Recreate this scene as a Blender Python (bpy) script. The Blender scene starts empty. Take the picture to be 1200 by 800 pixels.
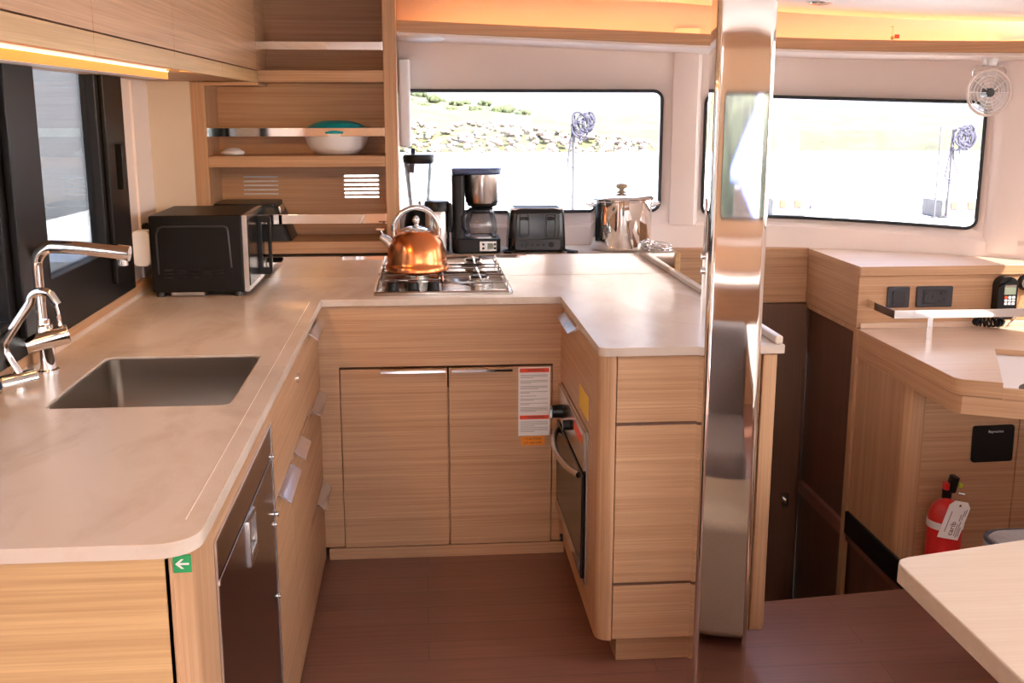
import bpy, bmesh, math, random
from mathutils import Vector, Matrix
random.seed(7)
C = bpy.context.scene.collection
SC = bpy.context.scene
PI = math.pi

# ------------------------------------------------------------------ camera, light, exposure
cam = bpy.data.cameras.new('camera'); cam.sensor_width = 36; cam.lens = 37.89
cam.clip_end = 2000; cam.clip_start = .02
camo = bpy.data.objects.new('camera', cam); C.objects.link(camo)
camo.location = (0, 0, 1.545)
camo.rotation_euler = (math.radians(90 - 12.15), 0, math.radians(-4.8))
SC.camera = camo
SC.view_settings.view_transform = 'Standard'
SC.view_settings.look = 'None'
SC.view_settings.gamma = 1
SC.view_settings.use_curve_mapping = False
SC.view_settings.exposure = 3.1
SC.cycles.use_denoising = True
SC.cycles.max_bounces = 14
SC.cycles.diffuse_bounces = 7
SC.cycles.glossy_bounces = 6
SC.cycles.transparent_max_bounces = 12
SC.cycles.sample_clamp_indirect = 8

W = bpy.data.worlds.new('sky'); SC.world = W; W.use_nodes = True
wn = W.node_tree.nodes; wl = W.node_tree.links
bgn = wn['Background']
tcw = wn.new('ShaderNodeTexCoord'); sxw = wn.new('ShaderNodeSeparateXYZ'); rw = wn.new('ShaderNodeValToRGB')
wl.new(tcw.outputs['Generated'], sxw.inputs[0]); wl.new(sxw.outputs['Z'], rw.inputs[0]); wl.new(rw.outputs[0], bgn.inputs[0])
rw.color_ramp.elements[0].position = 0.0; rw.color_ramp.elements[0].color = (1.0, .93, .89, 1)
rw.color_ramp.elements[1].position = .8; rw.color_ramp.elements[1].color = (.62, .76, 1.0, 1)
# the sky is brighter on the sun's side (aft) than over the bow
mrw = wn.new('ShaderNodeMapRange'); mrw.inputs['From Min'].default_value = -1; mrw.inputs['From Max'].default_value = 1
mrw.inputs['To Min'].default_value = 2.2; mrw.inputs['To Max'].default_value = .36
wl.new(sxw.outputs['Y'], mrw.inputs['Value']); wl.new(mrw.outputs[0], bgn.inputs[1])
tnt = wn.new('ShaderNodeMixRGB'); tnt.blend_type = 'MULTIPLY'; tnt.inputs[2].default_value = (.72, .80, 1.0, 1)
mr2 = wn.new('ShaderNodeMapRange'); mr2.inputs['From Min'].default_value = -.2; mr2.inputs['From Max'].default_value = .8
wl.new(sxw.outputs['Y'], mr2.inputs['Value']); wl.new(mr2.outputs[0], tnt.inputs[0]); wl.new(rw.outputs[0], tnt.inputs[1]); wl.new(tnt.outputs[0], bgn.inputs[0])

sun = bpy.data.lights.new('sun', 'SUN'); sun.energy = 7; sun.angle = .009; sun.color = (1, .95, .87)
suno = bpy.data.objects.new('sun', sun); C.objects.link(suno)
suno.rotation_euler = Vector((-.50, .60, -.95)).to_track_quat('-Z', 'Y').to_euler()

# ------------------------------------------------------------------ materials
def nt(name):
    m = bpy.data.materials.new(name); m.use_nodes = True
    return m, m.node_tree.nodes, m.node_tree.links, m.node_tree.nodes['Principled BSDF']
def mat(name, col, rough=.5, metal=0.0, coat=0.0, spec=None, noise=0.0, nscale=40):
    m, n, l, b = nt(name)
    b.inputs['Base Color'].default_value = (*col, 1); b.inputs['Roughness'].default_value = rough
    b.inputs['Metallic'].default_value = metal; b.inputs['Coat Weight'].default_value = coat
    if spec is not None: b.inputs['Specular IOR Level'].default_value = spec
    if noise:
        tc = n.new('ShaderNodeTexCoord'); t = n.new('ShaderNodeTexNoise'); t.inputs['Scale'].default_value = nscale
        t.inputs['Detail'].default_value = 4
        l.new(tc.outputs['Object'], t.inputs['Vector'])
        r = n.new('ShaderNodeValToRGB')
        r.color_ramp.elements[0].position = .3; r.color_ramp.elements[1].position = .7
        r.color_ramp.elements[0].color = (*[c * (1 - noise) for c in col], 1)
        r.color_ramp.elements[1].color = (*[min(1, c * (1 + noise * .5)) for c in col], 1)
        l.new(t.outputs['Fac'], r.inputs[0]); l.new(r.outputs[0], b.inputs['Base Color'])
    return m
def wood(name, a, bcol, scale, rough=.42, bump=.04):
    m, n, l, b = nt(name)
    tc = n.new('ShaderNodeTexCoord'); mp = n.new('ShaderNodeMapping'); mp.inputs['Scale'].default_value = scale
    l.new(tc.outputs['Object'], mp.inputs[0])
    t = n.new('ShaderNodeTexNoise'); t.inputs['Scale'].default_value = 1.0; t.inputs['Detail'].default_value = 5; t.inputs['Roughness'].default_value = .62
    l.new(mp.outputs[0], t.inputs['Vector'])
    mp2 = n.new('ShaderNodeMapping'); mp2.inputs['Scale'].default_value = tuple(s * .22 for s in scale)
    l.new(tc.outputs['Object'], mp2.inputs[0])
    t2 = n.new('ShaderNodeTexNoise'); t2.inputs['Detail'].default_value = 2; t2.inputs['Scale'].default_value = 1
    l.new(mp2.outputs[0], t2.inputs['Vector'])
    mx = n.new('ShaderNodeMath'); mx.operation = 'MULTIPLY_ADD'; mx.inputs[1].default_value = .35
    l.new(t2.outputs['Fac'], mx.inputs[0]); 
    m2 = n.new('ShaderNodeMath'); m2.operation = 'MULTIPLY'; m2.inputs[1].default_value = .68
    l.new(t.outputs['Fac'], m2.inputs[0]); l.new(m2.outputs[0], mx.inputs[2])
    r = n.new('ShaderNodeValToRGB')
    r.color_ramp.elements[0].position = .34; r.color_ramp.elements[0].color = (*a, 1)
    r.color_ramp.elements[1].position = .68; r.color_ramp.elements[1].color = (*bcol, 1)
    l.new(mx.outputs[0], r.inputs[0]); l.new(r.outputs[0], b.inputs['Base Color'])
    b.inputs['Roughness'].default_value = rough
    if bump:
        bp = n.new('ShaderNodeBump'); bp.inputs['Strength'].default_value = bump; bp.inputs['Distance'].default_value = .002
        l.new(t.outputs['Fac'], bp.inputs['Height']); l.new(bp.outputs[0], b.inputs['Normal'])
    return m
OA, OB = (.37, .185, .085), (.59, .345, .190)
wood_h = wood('oak_horizontal', OA, OB, (2.2, 2.2, 230))
wood_v = wood('oak_vertical', OA, OB, (170, 170, 2.0))
wood_t = wood('oak_top', (.58, .40, .28), (.70, .51, .38), (3, 170, 170), rough=.38)
wood_end = wood('oak_pale_end', (.45, .26, .11), (.66, .42, .20), (2.2, 2.2, 180))
wood_dark = wood('shade_darkened_wood', (.11, .049, .027), (.155, .070, .038), (120, 120, 2.0), rough=.5)  # brown wood; the companionway's shade is darkened into its colour
wood_table = wood('table_laminate', (.60, .45, .32), (.68, .53, .40), (4, 150, 150), rough=.4)
white_wall = mat('white_gelcoat', (.88, .76, .70), .42)
cream = mat('cream_panel', (.70, .58, .45), .45)
ceil_m = mat('headliner', (.72, .65, .61), .6)
chrome = mat('chrome', (.86, .85, .84), .06, 1)
steel = mat('stainless', (.62, .59, .56), .22, 1)
steel_p = mat('polished_steel', (.78, .75, .72), .04, 1)
riser_m = mat('polished_backsplash', (.80, .735, .68), .05, 1)
handle_m = mat('satin_chrome_handle', (.66, .64, .66), .2, 1)
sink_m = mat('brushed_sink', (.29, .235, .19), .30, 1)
black = mat('black_plastic', (.006, .0055, .006), .35, spec=.3)
black_g = mat('black_gloss', (.004, .004, .0045), .2)
black_m = mat('black_matte_metal', (.0055, .0045, .0045), .4, spec=.25)
gasket = mat('rubber_gasket', (.02, .02, .022), .5)
dgrey = mat('dark_grey_plastic', (.025, .023, .026), .4)
sky_lid = mat('sky_tinted_lid', (.055, .085, .19), .25)  # blue sky reflection put into the lid's base colour
copper = mat('copper', (.70, .235, .085), .24, 1)
white_p = mat('white_plastic', (.78, .77, .78), .35)
teal = mat('teal_plastic', (.0, .32, .36), .4)
red_p = mat('red_enamel', (.62, .02, .02), .3, coat=.3)
paper = mat('white_label', (.80, .76, .74), .6)
tagpaper = mat('white_tag', (.86, .83, .81), .6)
ink = mat('grey_print', (.30, .28, .27), .7)
ink_b = mat('black_print', (.03, .03, .03), .7)
red_l = mat('red_label', (.78, .07, .02), .5)
orange_l = mat('orange_label', (.85, .26, .01), .5)
yellow_l = mat('yellow_label', (.80, .50, .04), .5)
green_l = mat('green_sign', (.01, .30, .09), .4)
lime = mat('lime_plastic', (.55, .72, .03), .4)
lcd = mat('lcd_screen', (.20, .23, .17), .3)
rope_m = mat('lilac_rope', (.016, .014, .03), .8)
navy = mat('navy_webbing', (.02, .035, .10), .7)
blue_dot = mat('blue_dot', (.02, .10, .45), .3)
brass = mat('brass', (.75, .48, .12), .25, 1)
bronze = mat('brown_knob', (.34, .24, .15), .35)
sofa_m = mat('grey_upholstery', (.30, .26, .25), .9, noise=.15, nscale=160)
beige_m = mat('beige_upholstery', (.50, .40, .29), .9, noise=.12, nscale=160)
dark_steel = mat('dark_stainless', (.23, .185, .17), .2, 1)
dark_screen = mat('socket_grey', (.04, .036, .042), .4)
def glass(name, col=(1, 1, 1), fac=.07, rough=.0):
    m, n, l, b = nt(name); n.remove(b)
    tr = n.new('ShaderNodeBsdfTransparent'); tr.inputs[0].default_value = (*col, 1)
    gl = n.new('ShaderNodeBsdfGlossy'); gl.inputs['Roughness'].default_value = rough
    fr = n.new('ShaderNodeFresnel'); fr.inputs[0].default_value = 1.45
    mul = n.new('ShaderNodeMath'); mul.operation = 'MULTIPLY_ADD'; mul.inputs[1].default_value = .8; mul.inputs[2].default_value = fac - .03
    l.new(fr.outputs[0], mul.inputs[0])
    mx = n.new('ShaderNodeMixShader'); l.new(mul.outputs[0], mx.inputs[0]); l.new(tr.outputs[0], mx.inputs[1]); l.new(gl.outputs[0], mx.inputs[2])
    l.new(mx.outputs[0], n['Material Output'].inputs[0])
    return m
pane_m = glass('clear_pane', (.97, .97, .96), .04)
tint_m = glass('tinted_pane', (.80, .82, .84), .05)
jar_m = glass('clear_jar', (.86, .87, .88), .10)
carafe_m = glass('carafe_glass', (.72, .70, .70), .10)
fan_m = glass('pale_fan_plastic', (.80, .74, .71), .14, .3)
def emit(name, col, s):
    m, n, l, b = nt(name)
    b.inputs['Base Color'].default_value = (*col, 1)
    b.inputs['Emission Color'].default_value = (*col, 1); b.inputs['Emission Strength'].default_value = s
    return m
led_amber = emit('amber_led', (.9, .22, .008), .125)
led_line = emit('white_led', (1, .70, .45), .6)
cove_led = emit('amber_cove_led', (1, .50, .17), 2.4)
# stone worktop
def stone(name):
    m, n, l, b = nt(name)
    tc = n.new('ShaderNodeTexCoord')
    mp = n.new('ShaderNodeMapping'); mp.inputs['Scale'].default_value = (2.2, 1.1, 2); mp.inputs['Rotation'].default_value = (0, 0, .5)
    l.new(tc.outputs['Object'], mp.inputs[0])
    t = n.new('ShaderNodeTexNoise'); t.inputs['Scale'].default_value = 2.2; t.inputs['Detail'].default_value = 7; t.inputs['Roughness'].default_value = .6; t.inputs['Distortion'].default_value = .6
    l.new(mp.outputs[0], t.inputs['Vector'])
    r = n.new('ShaderNodeValToRGB')
    r.color_ramp.elements[0].position = .30; r.color_ramp.elements[0].color = (.50, .385, .295, 1)
    r.color_ramp.elements[1].position = .52; r.color_ramp.elements[1].color = (.61, .50, .415, 1)
    l.new(t.outputs['Fac'], r.inputs[0]); l.new(r.outputs[0], b.inputs['Base Color'])
    b.inputs['Roughness'].default_value = .26; b.inputs['Specular IOR Level'].default_value = .25
    return m
stone_m = stone('marbled_solid_surface')
def floor_mat():
    m, n, l, b = nt('floor_planks')
    tc = n.new('ShaderNodeTexCoord'); br = n.new('ShaderNodeTexBrick')
    l.new(tc.outputs['Object'], br.inputs['Vector'])
    br.inputs['Scale'].default_value = 1; br.inputs['Brick Width'].default_value = 1.3; br.inputs['Row Height'].default_value = .115
    br.inputs['Mortar Size'].default_value = .0012; br.inputs['Bias'].default_value = -.2
    br.inputs['Color1'].default_value = (.200, .072, .045, 1); br.inputs['Color2'].default_value = (.250, .095, .060, 1); br.inputs['Mortar'].default_value = (.10, .045, .03, 1)
    mp = n.new('ShaderNodeMapping'); mp.inputs['Scale'].default_value = (3, 70, 10); l.new(tc.outputs['Object'], mp.inputs[0])
    t = n.new('ShaderNodeTexNoise'); t.inputs['Scale'].default_value = 1; t.inputs['Detail'].default_value = 4; l.new(mp.outputs[0], t.inputs['Vector'])
    mx = n.new('ShaderNodeMixRGB'); mx.blend_type = 'MULTIPLY'; mx.inputs[0].default_value = .5
    l.new(br.outputs['Color'], mx.inputs[1]); l.new(t.outputs['Fac'], mx.inputs[2])
    g = n.new('ShaderNodeGamma'); g.inputs[1].default_value = .85; l.new(mx.outputs[0], g.inputs[0])
    l.new(g.outputs[0], b.inputs['Base Color']); b.inputs['Roughness'].default_value = .34
    return m
floor_m = floor_mat()

# ------------------------------------------------------------------ mesh helpers
ORG = {}
def rr(x0, x1, y0, y1, r, n=6):
    """rounded rectangle outline, counter-clockwise"""
    out = []
    for cx, cy, a in ((x1 - r, y1 - r, 0), (x0 + r, y1 - r, PI / 2), (x0 + r, y0 + r, PI), (x1 - r, y0 + r, 1.5 * PI)):
        for k in range(n + 1):
            t = a + PI / 2 * k / n
            out.append((cx + r * math.cos(t), cy + r * math.sin(t)))
    return out
class MB:
    def __init__(s, M=None): s.bm = bmesh.new(); s.M = M
    def v(s, p):
        p = Vector(p)
        return s.bm.verts.new(s.M @ p if s.M else p)
    def face(s, vs):
        try: return s.bm.faces.new(vs)
        except ValueError: return None
    def box(s, x0, x1, y0, y1, z0, z1):
        q = [s.v(p) for p in ((x0,y0,z0),(x1,y0,z0),(x1,y1,z0),(x0,y1,z0),(x0,y0,z1),(x1,y0,z1),(x1,y1,z1),(x0,y1,z1))]
        for f in ((3,2,1,0),(4,5,6,7),(0,1,5,4),(1,2,6,5),(2,3,7,6),(3,0,4,7)): s.face([q[i] for i in f])
        return s
    def loft(s, loops, cap0=True, cap1=True):
        L = [[s.v(p) for p in lp] for lp in loops]
        for a, b in zip(L, L[1:]):
            n = len(a)
            for i in range(n): s.face((a[i], a[(i + 1) % n], b[(i + 1) % n], b[i]))
        if cap0: s.face(list(reversed(L[0])))
        if cap1: s.face(L[-1])
        return s
    @staticmethod
    def _ax(axis, a, b, h):
        return (a, b, h) if axis == 'z' else (a, h, b) if axis == 'y' else (h, a, b)
    def prism(s, pts, h0, h1, axis='z'):
        return s.loft([[s._ax(axis, a, b, h0) for a, b in pts], [s._ax(axis, a, b, h1) for a, b in pts]])
    def plate(s, outer, holes, h0, h1, axis='z'):
        for h, flip in ((h0, 1), (h1, 0)):
            edges = []
            for lp in [outer] + holes:
                vs = [s.v(s._ax(axis, a, b, h)) for a, b in lp]
                edges += [s.bm.edges.new((vs[i], vs[(i + 1) % len(vs)])) for i in range(len(vs))]
            bmesh.ops.triangle_fill(s.bm, use_beauty=True, use_dissolve=False, edges=edges)
        for lp in [outer] + holes:
            a = [s.v(s._ax(axis, p, q, h0)) for p, q in lp]; b = [s.v(s._ax(axis, p, q, h1)) for p, q in lp]
            for i in range(len(a)): s.face((a[i], a[(i + 1) % len(a)], b[(i + 1) % len(a)], b[i]))
        bmesh.ops.remove_doubles(s.bm, verts=s.bm.verts[:], dist=1e-6)
        return s
    def lathe(s, c, prof, n=48, cap=True):
        c = Vector(c)
        loops = [[c + Vector((r * math.cos(2*PI*k/n), r * math.sin(2*PI*k/n), z)) for k in range(n)] for r, z in prof]
        return s.loft(loops, cap, cap)
    def cyl(s, p0, p1, r0, r1=None, n=24, cap=True):
        r1 = r0 if r1 is None else r1
        p0, p1 = Vector(p0), Vector(p1); d = (p1 - p0).normalized()
        u = d.orthogonal().normalized(); w = d.cross(u)
        lp = lambda p, r: [p + u * (r * math.cos(2*PI*k/n)) + w * (r * math.sin(2*PI*k/n)) for k in range(n)]
        return s.loft([lp(p0, r0), lp(p1, r1)], cap, cap)
    def tube(s, pts, r, n=10, closed=False, radii=None):
        P = [Vector(p) for p in pts]; N = len(P); loops = []; u = None
        for i in range(N):
            if closed: t = (P[(i+1) % N] - P[i-1])
            else: t = P[min(i+1, N-1)] - P[max(i-1, 0)]
            t.normalize()
            if u is None: u = t.orthogonal().normalized()
            else:
                u = (u - t * u.dot(t)); u = u.normalized() if u.length > 1e-6 else t.orthogonal().normalized()
            w = t.cross(u); q = radii[i] if radii else r
            loops.append([P[i] + u * (q * math.cos(2*PI*k/n)) + w * (q * math.sin(2*PI*k/n)) for k in range(n)])
        if closed: loops.append(loops[0]); return s.loft(loops, False, False)
        return s.loft(loops)
    def ball(s, c, rx, ry=None, rz=None, nu=20, nv=12):
        ry = ry or rx; rz = rz or rx; c = Vector(c)
        loops = []
        for j in range(nv + 1):
            a = -PI/2 + PI * (j if 0 < j < nv else (.02 if j == 0 else nv - .02)) / nv
            loops.append([c + Vector((rx*math.cos(a)*math.cos(2*PI*k/nu), ry*math.cos(a)*math.sin(2*PI*k/nu), rz*math.sin(a))) for k in range(nu)])
        return s.loft(loops)
    def build(s, name, m, parent=None, bevel=0, seg=2, ang=38, loc=None, recalc=True):
        bm = s.bm
        if recalc: bmesh.ops.recalc_face_normals(bm, faces=bm.faces[:])
        me = bpy.data.meshes.new(name); o = bpy.data.objects.new(name, me); C.objects.link(o)
        if parent is not None:
            org = ORG[parent]; o.parent = parent; ORG[o] = org
        else:
            if loc is None:
                xs = [v.co.x for v in bm.verts]; ys = [v.co.y for v in bm.verts]; zs = [v.co.z for v in bm.verts]
                loc = ((min(xs)+max(xs))/2, (min(ys)+max(ys))/2, min(zs))
            org = Vector(loc); o.location = org; ORG[o] = org
        for v in bm.verts: v.co -= org
        bm.to_mesh(me); bm.free()
        me.materials.append(m)
        me.polygons.foreach_set('use_smooth', [True] * len(me.polygons))
        try: me.set_sharp_from_angle(angle=math.radians(ang))
        except Exception: pass
        if bevel:
            b = o.modifiers.new('bevel', 'BEVEL'); b.width = bevel; b.segments = seg; b.limit_method = 'ANGLE'; b.angle_limit = math.radians(35)
            b.harden_normals = True
        return o
def tag(o, label, cat, group=None, kind=None):
    o['label'] = label; o['category'] = cat
    if group: o['group'] = group
    if kind: o['kind'] = kind
    return o
def thing(name, label, cat, loc, group=None):
    o = bpy.data.objects.new(name, None); C.objects.link(o); o.location = loc; o.empty_display_size = .05
    ORG[o] = Vector(loc)
    return tag(o, label, cat, group)
def struct(o, kind='structure'): o['kind'] = kind; return o
def label(o, t): o['label'] = t; return o
def text(s, size, M, m, parent, name='lettering', depth=.0006, align='CENTER'):
    cu = bpy.data.curves.new('t', 'FONT'); cu.body = s; cu.size = size; cu.extrude = depth; cu.align_x = align; cu.align_y = 'CENTER'; cu.resolution_u = 3
    to = bpy.data.objects.new('t', cu); C.objects.link(to)
    bpy.context.view_layer.update()
    dg = bpy.context.evaluated_depsgraph_get()
    me = bpy.data.meshes.new_from_object(to.evaluated_get(dg))
    bpy.data.objects.remove(to)
    me.transform(M); me.transform(Matrix.Translation(-ORG[parent]))
    me.materials.clear(); me.materials.append(m); me.name = name
    o = bpy.data.objects.new(name, me); C.objects.link(o); o.parent = parent; ORG[o] = ORG[parent]
    return o
FRONT = Matrix.Rotation(PI/2, 4, 'X')          # text lying in XZ, facing -Y
def front(x, y, z, roll=0): return Matrix.Translation((x, y, z)) @ Matrix.Rotation(-roll, 4, 'Y') @ FRONT
def arc(c, r, a0, a1, n, axes=(0, 2)):
    out = []
    for k in range(n + 1):
        t = a0 + (a1 - a0) * k / n; p = list(c); p[axes[0]] += r * math.cos(t); p[axes[1]] += r * math.sin(t); out.append(tuple(p))
    return out

FZ = -.02                       # cabin floor level
CT = .92                        # worktop level
def Yw(x): return 4.40 - (.45 * (x - 1.3) ** 2 if x > 1.3 else 0)      # inside of the front windscreen wall
def shear(x, z): return z - (.045 * (x - 1.45) if x > 1.45 else 0)

# ================================================================== SETTING
# floor with the companionway well cut out on the right
struct(MB().plate([(-1.3, -1.4), (2.6, -1.4), (2.6, 4.3), (1.60, 4.3), (1.60, 3.225), (1.0, 3.16), (1.0, 4.3), (-1.3, 4.3)], [], FZ - .05, FZ).build('floor', floor_m, loc=(0, 0, FZ)))
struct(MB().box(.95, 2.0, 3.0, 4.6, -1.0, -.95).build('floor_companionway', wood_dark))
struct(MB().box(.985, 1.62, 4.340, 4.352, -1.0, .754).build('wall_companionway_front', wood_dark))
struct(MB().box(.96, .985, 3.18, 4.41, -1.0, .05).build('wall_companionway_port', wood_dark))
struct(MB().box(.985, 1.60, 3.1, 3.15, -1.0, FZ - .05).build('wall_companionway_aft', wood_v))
# front windscreen wall, curved in plan, with two openings
W1 = rr(-.40, .978, 1.137, 1.617, .035)
W2 = [(x, shear(x, z)) for x, z in rr(1.16, 2.165, 1.118, 1.603, .035)]
bm = MB()
edges = []
for lp in [[(-1.0, .70), (2.62, .70), (2.62, 2.05), (-1.0, 2.05)], W1, W2]:
    vs = [bm.v((a, 0, b)) for a, b in lp]
    edges += [bm.bm.edges.new((vs[i], vs[(i+1) % len(vs)])) for i in range(len(vs))]
bmesh.ops.triangle_fill(bm.bm, use_beauty=True, edges=edges)
for k in range(26):
    g = bm.bm
    bmesh.ops.bisect_plane(g, geom=g.verts[:] + g.edges[:] + g.faces[:], plane_co=(1.3 + k * .05, 0, 0), plane_no=(1, 0, 0))
for f in bm.bm.faces:
    if f.normal.y > 0: f.normal_flip()
for v in bm.bm.verts: v.co.y = Yw(v.co.x)
wallf = struct(bm.build('wall_front', white_wall, loc=(0, 4.4, .7), recalc=False))
sm = wallf.modifiers.new('solid', 'SOLIDIFY'); sm.thickness = .06; sm.offset = -1
def curve_pts(lp, dy): return [(x, Yw(x) + dy, z) for x, z in lp]
def dens(lp, m=6):
    out = []
    for i in range(len(lp)):
        a, b = lp[i], lp[(i+1) % len(lp)]
        L = math.dist(a, b); k = max(1, int(L / .06))
        out += [(a[0] + (b[0]-a[0]) * j / k, a[1] + (b[1]-a[1]) * j / k) for j in range(k)]
    return out
for i, lp in ((1, W1), (2, W2)):
    w = MB().tube(curve_pts(dens(lp), -.003), .007, 8, True).build('window_%d' % i, gasket); struct(w)
    p = MB(); d = [(x, Yw(x) + .03, z) for x, z in lp]
    n = len(d) // 2
    xs0 = min(q[0] for q in lp); xs1 = max(q[0] for q in lp); z0 = min(q[1] for q in lp); z1 = max(q[1] for q in lp)
    st = [xs0 + .004 + (xs1 - xs0 - .008) * k / 20 for k in range(21)]
    zt = (lambda x: 1.617) if i == 1 else (lambda x: shear(x, 1.603)); zb = (lambda x: 1.137) if i == 1 else (lambda x: shear(x, 1.118))
    for a, b in zip(st, st[1:]):
        p.face([p.v((a, Yw(a) + .035, zb(a))), p.v((b, Yw(b) + .035, zb(b))), p.v((b, Yw(b) + .035, zt(b))), p.v((a, Yw(a) + .035, zt(a)))])
    p.build('pane', pane_m, w)
struct(MB().box(-1.04, 1.0, 4.42, 4.46, -1.2, .72).build('wall_front_lower', white_wall))
# sill line and mullion columns on the windscreen wall
def sweep(x0, x1, prof, n=30):
    """profile [(dy, z)] swept along the curved wall"""
    m = MB(); loops = []
    for k in range(n + 1):
        x = x0 + (x1 - x0) * k / n
        loops.append([(x, Yw(x) + dy, z(x) if callable(z) else z) for dy, z in prof])
    return m.loft(loops)
struct(sweep(-.08, 2.45, [(.02, .98), (-.022, .98), (-.022, lambda x: shear(x, 1.075)), (-.005, lambda x: shear(x, 1.088)), (.02, lambda x: shear(x, 1.088))]).build('trim_1', white_wall))
struct(MB().prism([(1.02, 4.42), (1.02, 4.385), (1.065, 4.365), (1.115, 4.365), (1.14, 4.40), (1.14, 4.42)], 1.08, 1.86).build('trim_2', white_wall))
struct(MB().prism([(2.19, Yw(2.19) + .03), (2.19, Yw(2.19) - .02), (2.215, Yw(2.215) - .045), (2.27, Yw(2.27) - .045), (2.29, Yw(2.29) + .03)], 1.0, 1.8).build('trim_3', white_wall))
# cove: wooden trim with a white underside, LED trough behind it
cz = lambda x: -.037 * x
yo = -.25
cove = sweep(-.08, 2.5, [(yo, lambda x: 1.822 + cz(x)), (yo, lambda x: 1.864 + cz(x)), (yo + .018, lambda x: 1.864 + cz(x)), (yo + .018, lambda x: 1.822 + cz(x))])
struct(cove.build('trim_4', wood_h, bevel=.003))
struct(sweep(-.08, 2.5, [(yo + .012, lambda x: 1.812 + cz(x)), (yo + .012, lambda x: 1.824 + cz(x)), (.01, lambda x: 1.815 + cz(x)), (.01, lambda x: 1.803 + cz(x))]).build('trim_5', white_wall))
led = sweep(-.06, 2.45, [(-.17, lambda x: 1.826 + cz(x)), (-.17, lambda x: 1.832 + cz(x)), (-.155, lambda x: 1.832 + cz(x)), (-.155, lambda x: 1.826 + cz(x))]).build('cove_light_strip', cove_led)
tag(led, 'amber strip light hidden behind the wooden cove trim above the front windows', 'strip light')
# ceiling, cambered down to the right
cr = lambda x: 1.955 if x < .9 else 1.955 - .075 * (x - .9)
m = MB(); N = 24
prof = [(-1.3 + 3.9 * k / N) for k in range(N + 1)]
loops = [[(x, y, cr(x) + dz) for x in prof] for y, dz in ((-1.4, 0), (3.6, 0))]
def cedge(x): return Yw(x) - .115
L0 = [m.v((x, -1.4, cr(x))) for x in prof]; L1 = [m.v((x, cedge(x), cr(x))) for x in prof]; L2 = [m.v((x, cedge(x), cr(x) + .05)) for x in prof]; L3 = [m.v((x, -1.4, cr(x) + .05)) for x in prof]
for A, B in ((L0, L1), (L1, L2), (L2, L3), (L3, L0)):
    for k in range(N): m.face((A[k], A[k+1], B[k+1], B[k]))
struct(m.build('ceiling', ceil_m, loc=(0, 0, 1.95)))
struct(MB().box(-1.3, 2.7, 3.6, 4.55, 2.03, 2.08).build('ceiling_front', ceil_m))
# left wall with the sliding window opening
struct(MB().plate([(-1.4, -.05), (4.46, -.05), (4.46, 2.05), (-1.4, 2.05)], [[(1.2, .98), (3.60, .98), (3.60, 1.70), (1.2, 1.70)]], -1.04, -.98, 'x').build('wall_left', white_wall))
struct(MB().box(-.98, -.972, 3.845, 3.865, .95, 1.64).build('trim_6', white_wall))
struct(MB().box(-.98, -.955, 1.3, 4.10, .936, .968).build('trim_7', wood_h, bevel=.002))
w3 = struct(MB().plate([(1.2, .968), (3.62, .968), (3.62, 1.70), (1.2, 1.70)], [[(1.30, 1.065), (2.52, 1.065), (2.52, 1.66), (1.30, 1.66)], [(2.80, 1.12), (3.325, 1.12), (3.325, 1.66), (2.80, 1.66)]], -.99, -.945, 'x').build('window_3', black_m, bevel=.004))
MB().box(-.945, -.925, 2.56, 2.76, 1.02, 1.68).build('sash_stile', black_m, w3, bevel=.004)
MB().box(-.945, -.93, 3.36, 3.44, 1.02, 1.68).build('sash_stile', black_m, w3, bevel=.004)
MB().box(-.945, -.92, 3.48, 3.50, 1.30, 1.44).build('latch', black, w3, bevel=.004)
for a, b, c in ((1.30, 2.52, 1.065), (2.80, 3.325, 1.12)):
    MB().box(-.972, -.968, a, b, c, 1.66).build('pane', tint_m, w3)
# right wall with a side window
struct(MB().plate([(-1.4, -.05), (4.0, -.05), (4.0, 2.05), (-1.4, 2.05)], [rr(-.9, 2.76, 1.10, 1.80, .05), rr(3.20, 3.62, 1.10, 1.80, .05)], 2.52, 2.58, 'x').build('wall_right', white_wall))
w4 = struct(MB().tube([(2.52, a, b) for a, b in rr(3.20, 3.62, 1.10, 1.80, .05)], .008, 8, True).build('window_4', gasket))
w6 = struct(MB().tube([(2.52, a, b) for a, b in rr(-.9, 2.76, 1.10, 1.80, .05)], .008, 8, True).build('window_6', gasket))
MB().prism(rr(3.202, 3.618, 1.102, 1.798, .05), 2.545, 2.548, 'x').build('pane', pane_m, w4)
MB().prism(rr(-.898, 2.758, 1.102, 1.798, .05), 2.545, 2.548, 'x').build('pane', pane_m, w6)
# aft bulkhead: wide open doorway to the cockpit and a window (behind the camera)
struct(MB().plate([(-1.3, -.05), (2.6, -.05), (2.6, 2.05), (-1.3, 2.05)], [[(-.22, FZ), (.10, FZ), (.10, 1.90), (-.22, 1.90)], rr(.21, 2.3, .95, 1.63, .05)], -1.26, -1.2, 'y').build('wall_aft', mat('peach_panel', (.74, .50, .32), .5)))
struct(MB().box(-1.0, 2.52, -1.2, -1.17, 1.87, 1.95).build('trim_12', wood_h))
w5 = struct(MB().tube([(a, -1.2, b) for a, b in rr(.21, 2.3, .95, 1.63, .05)], .010, 8, True).build('window_5', gasket))
MB().prism(rr(.212, 2.298, .952, 1.628, .05), -1.235, -1.232, 'y').build('pane', pane_m, w5)
struct(MB().box(.15, 2.52, -1.2, -1.15, .80, .84).build('trim_8', white_wall, bevel=.004))
# cockpit deck and the outside
struct(MB().box(-1.6, 2.9, -4.2, -1.26, FZ - .1, FZ - .02).build('cockpit_floor', white_p))
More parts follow.
